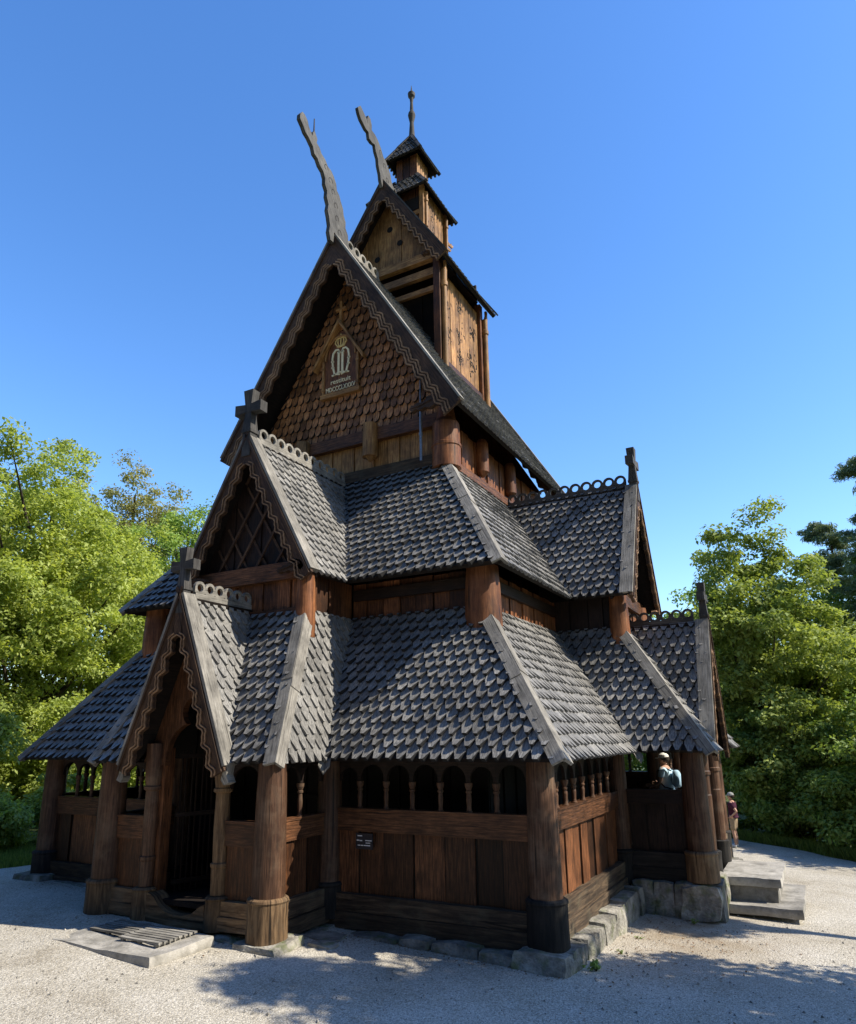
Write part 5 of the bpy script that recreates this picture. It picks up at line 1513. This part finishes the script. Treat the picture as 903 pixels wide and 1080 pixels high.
def person(loc, rz, label, arms, shirt, legs, cap, group=None, shorts=True):
    root = empty('person', loc, rz); tag(root, label, 'person')
    J = {'pel': ((0, 0, .93), .125), 'wai': ((.0, 0, 1.08), .125), 'che': ((.0, 0, 1.28), .14), 'upc': ((0, 0, 1.41), .09), 'nek': ((.012, 0, 1.485), .052), 'jaw': ((.045, 0, 1.555), .066), 'mid': ((.022, 0, 1.625), .088), 'top': ((.012, 0, 1.695), .062),
         'nos': ((.128, 0, 1.60), .013), 'bro': ((.095, 0, 1.615), .03)}
    E = [('pel', 'wai'), ('wai', 'che'), ('che', 'upc'), ('upc', 'nek'), ('nek', 'jaw'), ('jaw', 'mid'), ('mid', 'top'), ('mid', 'bro'), ('bro', 'nos')]
    for s, nm in ((1, 'l'), (-1, 'r')):
        sh, el, wr, pd = arms[nm]
        J['sh'+nm] = (sh, .062); J['el'+nm] = (el, .042); J['wr'+nm] = (wr, .028)
        E += [('upc', 'sh'+nm), ('sh'+nm, 'el'+nm), ('el'+nm, 'wr'+nm)]
        J['hi'+nm] = ((0, s*.095, .88), .095); J['kn'+nm] = ((.02, s*.105, .49), .058); J['ca'+nm] = ((-.01, s*.107, .33), .056); J['an'+nm] = ((-.02, s*.11, .085), .038); J['to'+nm] = ((.14, s*.125, .035), .034)
        E += [('pel', 'hi'+nm), ('hi'+nm, 'kn'+nm), ('kn'+nm, 'ca'+nm), ('ca'+nm, 'an'+nm), ('an'+nm, 'to'+nm)]
        J['ear'+nm] = ((.005, s*.095, 1.61), .016); E.append(('mid', 'ear'+nm))
        # hand: palm, four unequal fingers and a thumb
        w = V(wr); d = V(pd).normalized(); sd = d.cross(V((0, s, .15))).normalized(); nr = sd.cross(d)
        J['pa'+nm] = (tuple(w+d*.075), .032); E.append(('wr'+nm, 'pa'+nm))
        for k, (o_, L) in enumerate(((-.030, .066), (-.010, .078), (.010, .072), (.030, .056))):
            a = w+d*.095+sd*o_; b_ = a+d*L*.55+nr*.008; c = b_+d*L*.4+nr*.028
            for t, q in (('a', a), ('b', b_), ('c', c)): J[f'f{nm}{k}{t}'] = (tuple(q), .0095 if t != 'c' else .008)
            E += [('pa'+nm, f'f{nm}{k}a'), (f'f{nm}{k}a', f'f{nm}{k}b'), (f'f{nm}{k}b', f'f{nm}{k}c')]
        a = w+d*.05-sd*.045; b_ = a+d*.03-sd*.022+nr*.012
        J['t'+nm+'a'] = (tuple(a), .012); J['t'+nm+'b'] = (tuple(b_), .0095); E += [('pa'+nm, 't'+nm+'a'), ('t'+nm+'a', 't'+nm+'b')]
    skin_body('body', J, E, M['skin'], root, 2)
    # shirt with short sleeves
    S = {'wai': ((.0, 0, 1.10), .155), 'hem': ((.0, 0, .95), .158), 'che': ((.0, 0, 1.28), .162), 'upc': ((0, 0, 1.40), .115), 'col': ((.008, 0, 1.46), .066)}
    Es = [('wai', 'hem'), ('wai', 'che'), ('che', 'upc'), ('upc', 'col')]
    for nm in ('l', 'r'):
        sh, el = V(arms[nm][0]), V(arms[nm][1]); S['sh'+nm] = (tuple(sh), .082); S['sl'+nm] = (tuple(sh.lerp(el, .72)), .064); Es += [('upc', 'sh'+nm), ('sh'+nm, 'sl'+nm)]
    skin_body('shirt', S, Es, M[shirt], root, 2)
    T = {'pel': ((0, 0, .93), .15), 'wst': ((0, 0, 1.0), .15)}; Et = [('pel', 'wst')]
    for s, nm in ((1, 'l'), (-1, 'r')):
        T['hi'+nm] = ((0, s*.10, .82), .115); T['kn'+nm] = ((.015, s*.11, .52 if shorts else .12), .095 if shorts else .075); Et += [('pel', 'hi'+nm), ('hi'+nm, 'kn'+nm)]
        F = {'h': ((-.045, s*.115, .055), .048), 'm': ((.06, s*.12, .05), .05), 't': ((.17, s*.127, .038), .038)}
        skin_body('shoe', F, [('h', 'm'), ('m', 't')], M['shoe'], root, 2)
        mb = MB(); mb.lathe((.102, s*.032, 1.628), [(-.008, .003), (-.004, .010), (.004, .010), (.008, .003)], axis=(1, 0, 0), n=8); mb.build('eye', M['dark'], root)
    skin_body('shorts' if shorts else 'trousers', T, Et, M[legs], root, 2)
    mb = MB(); mb.box(.098, .108, -.024, .024, 1.566, 1.573); mb.build('mouth', plain('lip', (.32, .13, .11)), root)
    # hair and cap
    mb = MB(); mb.lathe((-.012, 0, 1.565), [(0, .072), (.04, .098), (.09, .104), (.11, .09)], n=14); h = mb.build('hair', M['hair'], root)
    mb = MB(); mb.lathe((.012, 0, 1.645), [(0, .112), (.03, .113), (.07, .098), (.10, .062), (.115, .012)], n=16)
    mb.prism([(.07, -.085, 1.648), (.15, -.075, 1.640), (.195, -.03, 1.634), (.195, .03, 1.634), (.15, .075, 1.640), (.07, .085, 1.648)], (0, 0, .012))
    mb.build('cap', M[cap], root)
    return root
mx, my = 6.70, 17.9
person((mx, my, gz(mx, my)+.012), PI*.96, 'man in maroon shirt, khaki shorts and grey cap standing behind the church', 
       {'l': ((0, .185, 1.405), (-.20, .30, 1.16), (-.02, .20, 1.02), (.6, -.3, -.5)), 'r': ((0, -.185, 1.405), (.0, -.26, 1.13), (.10, -.24, .88), (.2, 0, -1))}, 'maroon', 'khaki', 'cap')
VX, VY, VZ = 6.53, 7.55, .70
person((VX, VY, VZ), PI*.93, 'visitor in pale blue shirt and white cap standing inside the side gallery',
       {'l': ((0, .185, 1.405), (.03, .25, 1.15), (.24, .17, 1.06), (1, -.2, .1)), 'r': ((0, -.185, 1.405), (.03, -.25, 1.15), (.24, -.17, 1.08), (1, .2, .1))}, 'blue', 'dark', 'whitecap', shorts=False)
bp_ = empty('backpack', (VX+.22, VY-.04, VZ+.98), PI*.93); tag(bp_, 'pale blue backpack on the back of the visitor in the side gallery', 'backpack')
B = {'a': ((-.02, 0, .03), (.13, .10)), 'b': ((-.03, 0, .2), (.15, .12)), 'c': ((-.01, 0, .36), (.12, .09)), 'd': ((.0, 0, .42), (.07, .05))}
skin_body('bag', B, [('a', 'b'), ('b', 'c'), ('c', 'd')], M['bag'], bp_, 2)
mb = MB()
for s in (1, -1): tube(mb, [(.06, s*.10, .40), (.20, s*.115, .47), (.36, s*.12, .40), (.38, s*.13, .22), (.20, s*.16, .06), (.04, s*.12, .02)], .016, .016, 6)
mb.build('strap', M['dark'], bp_)

# ================================================================== light, sky, camera
SUN = V((math.cos(math.radians(43))*math.sin(math.radians(104)), -math.cos(math.radians(43))*math.cos(math.radians(104)), math.sin(math.radians(43))))
el = math.asin(SUN.z); az = math.atan2(SUN.x, SUN.y)
sl = bpy.data.lights.new('sun', 'SUN'); sl.energy = 7.0; sl.angle = math.radians(.53); sl.color = (1, .92, .78)
so = bpy.data.objects.new('sun', sl); COL.objects.link(so); so.rotation_euler = SUN.to_track_quat('Z', 'Y').to_euler(); so.location = (20, 5, 25)
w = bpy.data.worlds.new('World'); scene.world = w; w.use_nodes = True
nt = w.node_tree
for n in list(nt.nodes): nt.nodes.remove(n)
sk = nt.nodes.new('ShaderNodeTexSky'); sk.sky_type = 'NISHITA'; sk.sun_disc = False; sk.sun_elevation = el; sk.sun_rotation = az
sk.air_density = 1.15; sk.dust_density = .35; sk.ozone_density = 3.0; sk.altitude = 100
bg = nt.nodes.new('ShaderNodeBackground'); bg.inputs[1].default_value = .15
wo = nt.nodes.new('ShaderNodeOutputWorld')
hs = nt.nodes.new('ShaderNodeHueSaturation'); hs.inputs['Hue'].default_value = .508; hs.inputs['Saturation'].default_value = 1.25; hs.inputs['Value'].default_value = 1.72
nt.links.new(sk.outputs[0], hs.inputs['Color']); 
# added gradient: sky brightened along the view, dimmed behind it to cut fill
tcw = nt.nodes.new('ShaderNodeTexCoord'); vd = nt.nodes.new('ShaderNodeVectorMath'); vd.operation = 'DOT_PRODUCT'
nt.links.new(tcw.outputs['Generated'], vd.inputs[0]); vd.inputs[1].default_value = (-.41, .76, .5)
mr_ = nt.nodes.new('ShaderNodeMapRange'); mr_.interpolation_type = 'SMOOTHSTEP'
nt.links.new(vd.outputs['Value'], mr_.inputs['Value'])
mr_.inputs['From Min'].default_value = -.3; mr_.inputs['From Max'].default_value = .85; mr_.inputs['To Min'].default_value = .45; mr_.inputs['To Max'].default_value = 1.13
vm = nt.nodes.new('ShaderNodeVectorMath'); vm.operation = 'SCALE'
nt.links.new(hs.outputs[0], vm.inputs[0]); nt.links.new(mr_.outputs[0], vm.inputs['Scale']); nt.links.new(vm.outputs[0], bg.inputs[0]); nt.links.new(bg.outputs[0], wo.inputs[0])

cd = bpy.data.cameras.new('camera'); cam = bpy.data.objects.new('camera', cd); COL.objects.link(cam); scene.camera = cam
Rv = V((0.8795262935269423, 0.4756425662276402, -0.014058740595937777)); Uv = V((0.1265780582177946, -0.20537530871143914, 0.9704632799593675)); Fv = V((-0.45870632671958156, 0.8553274997122834, 0.24083889649174708))
mw = Matrix.Identity(4)
for i, c in enumerate((Rv, Uv, -Fv)):
    for r in range(3): mw[r][i] = c[r]
mw.translation = V((9.60931, -9.10126, 2.90334)); cam.matrix_world = mw
cd.sensor_fit = 'HORIZONTAL'; cd.sensor_width = 36; cd.lens = 740.557/903*36
cd.shift_x = 0; cd.shift_y = (591.817-540)/903
cd.clip_start = .05; cd.clip_end = 2000
scene.view_settings.view_transform = 'Standard'; scene.view_settings.look = 'None'; scene.view_settings.exposure = 0; scene.view_settings.gamma = 1
scene.render.resolution_x = 856; scene.render.resolution_y = 1024
scene.cycles.max_bounces = 8; scene.cycles.transparent_max_bounces = 8
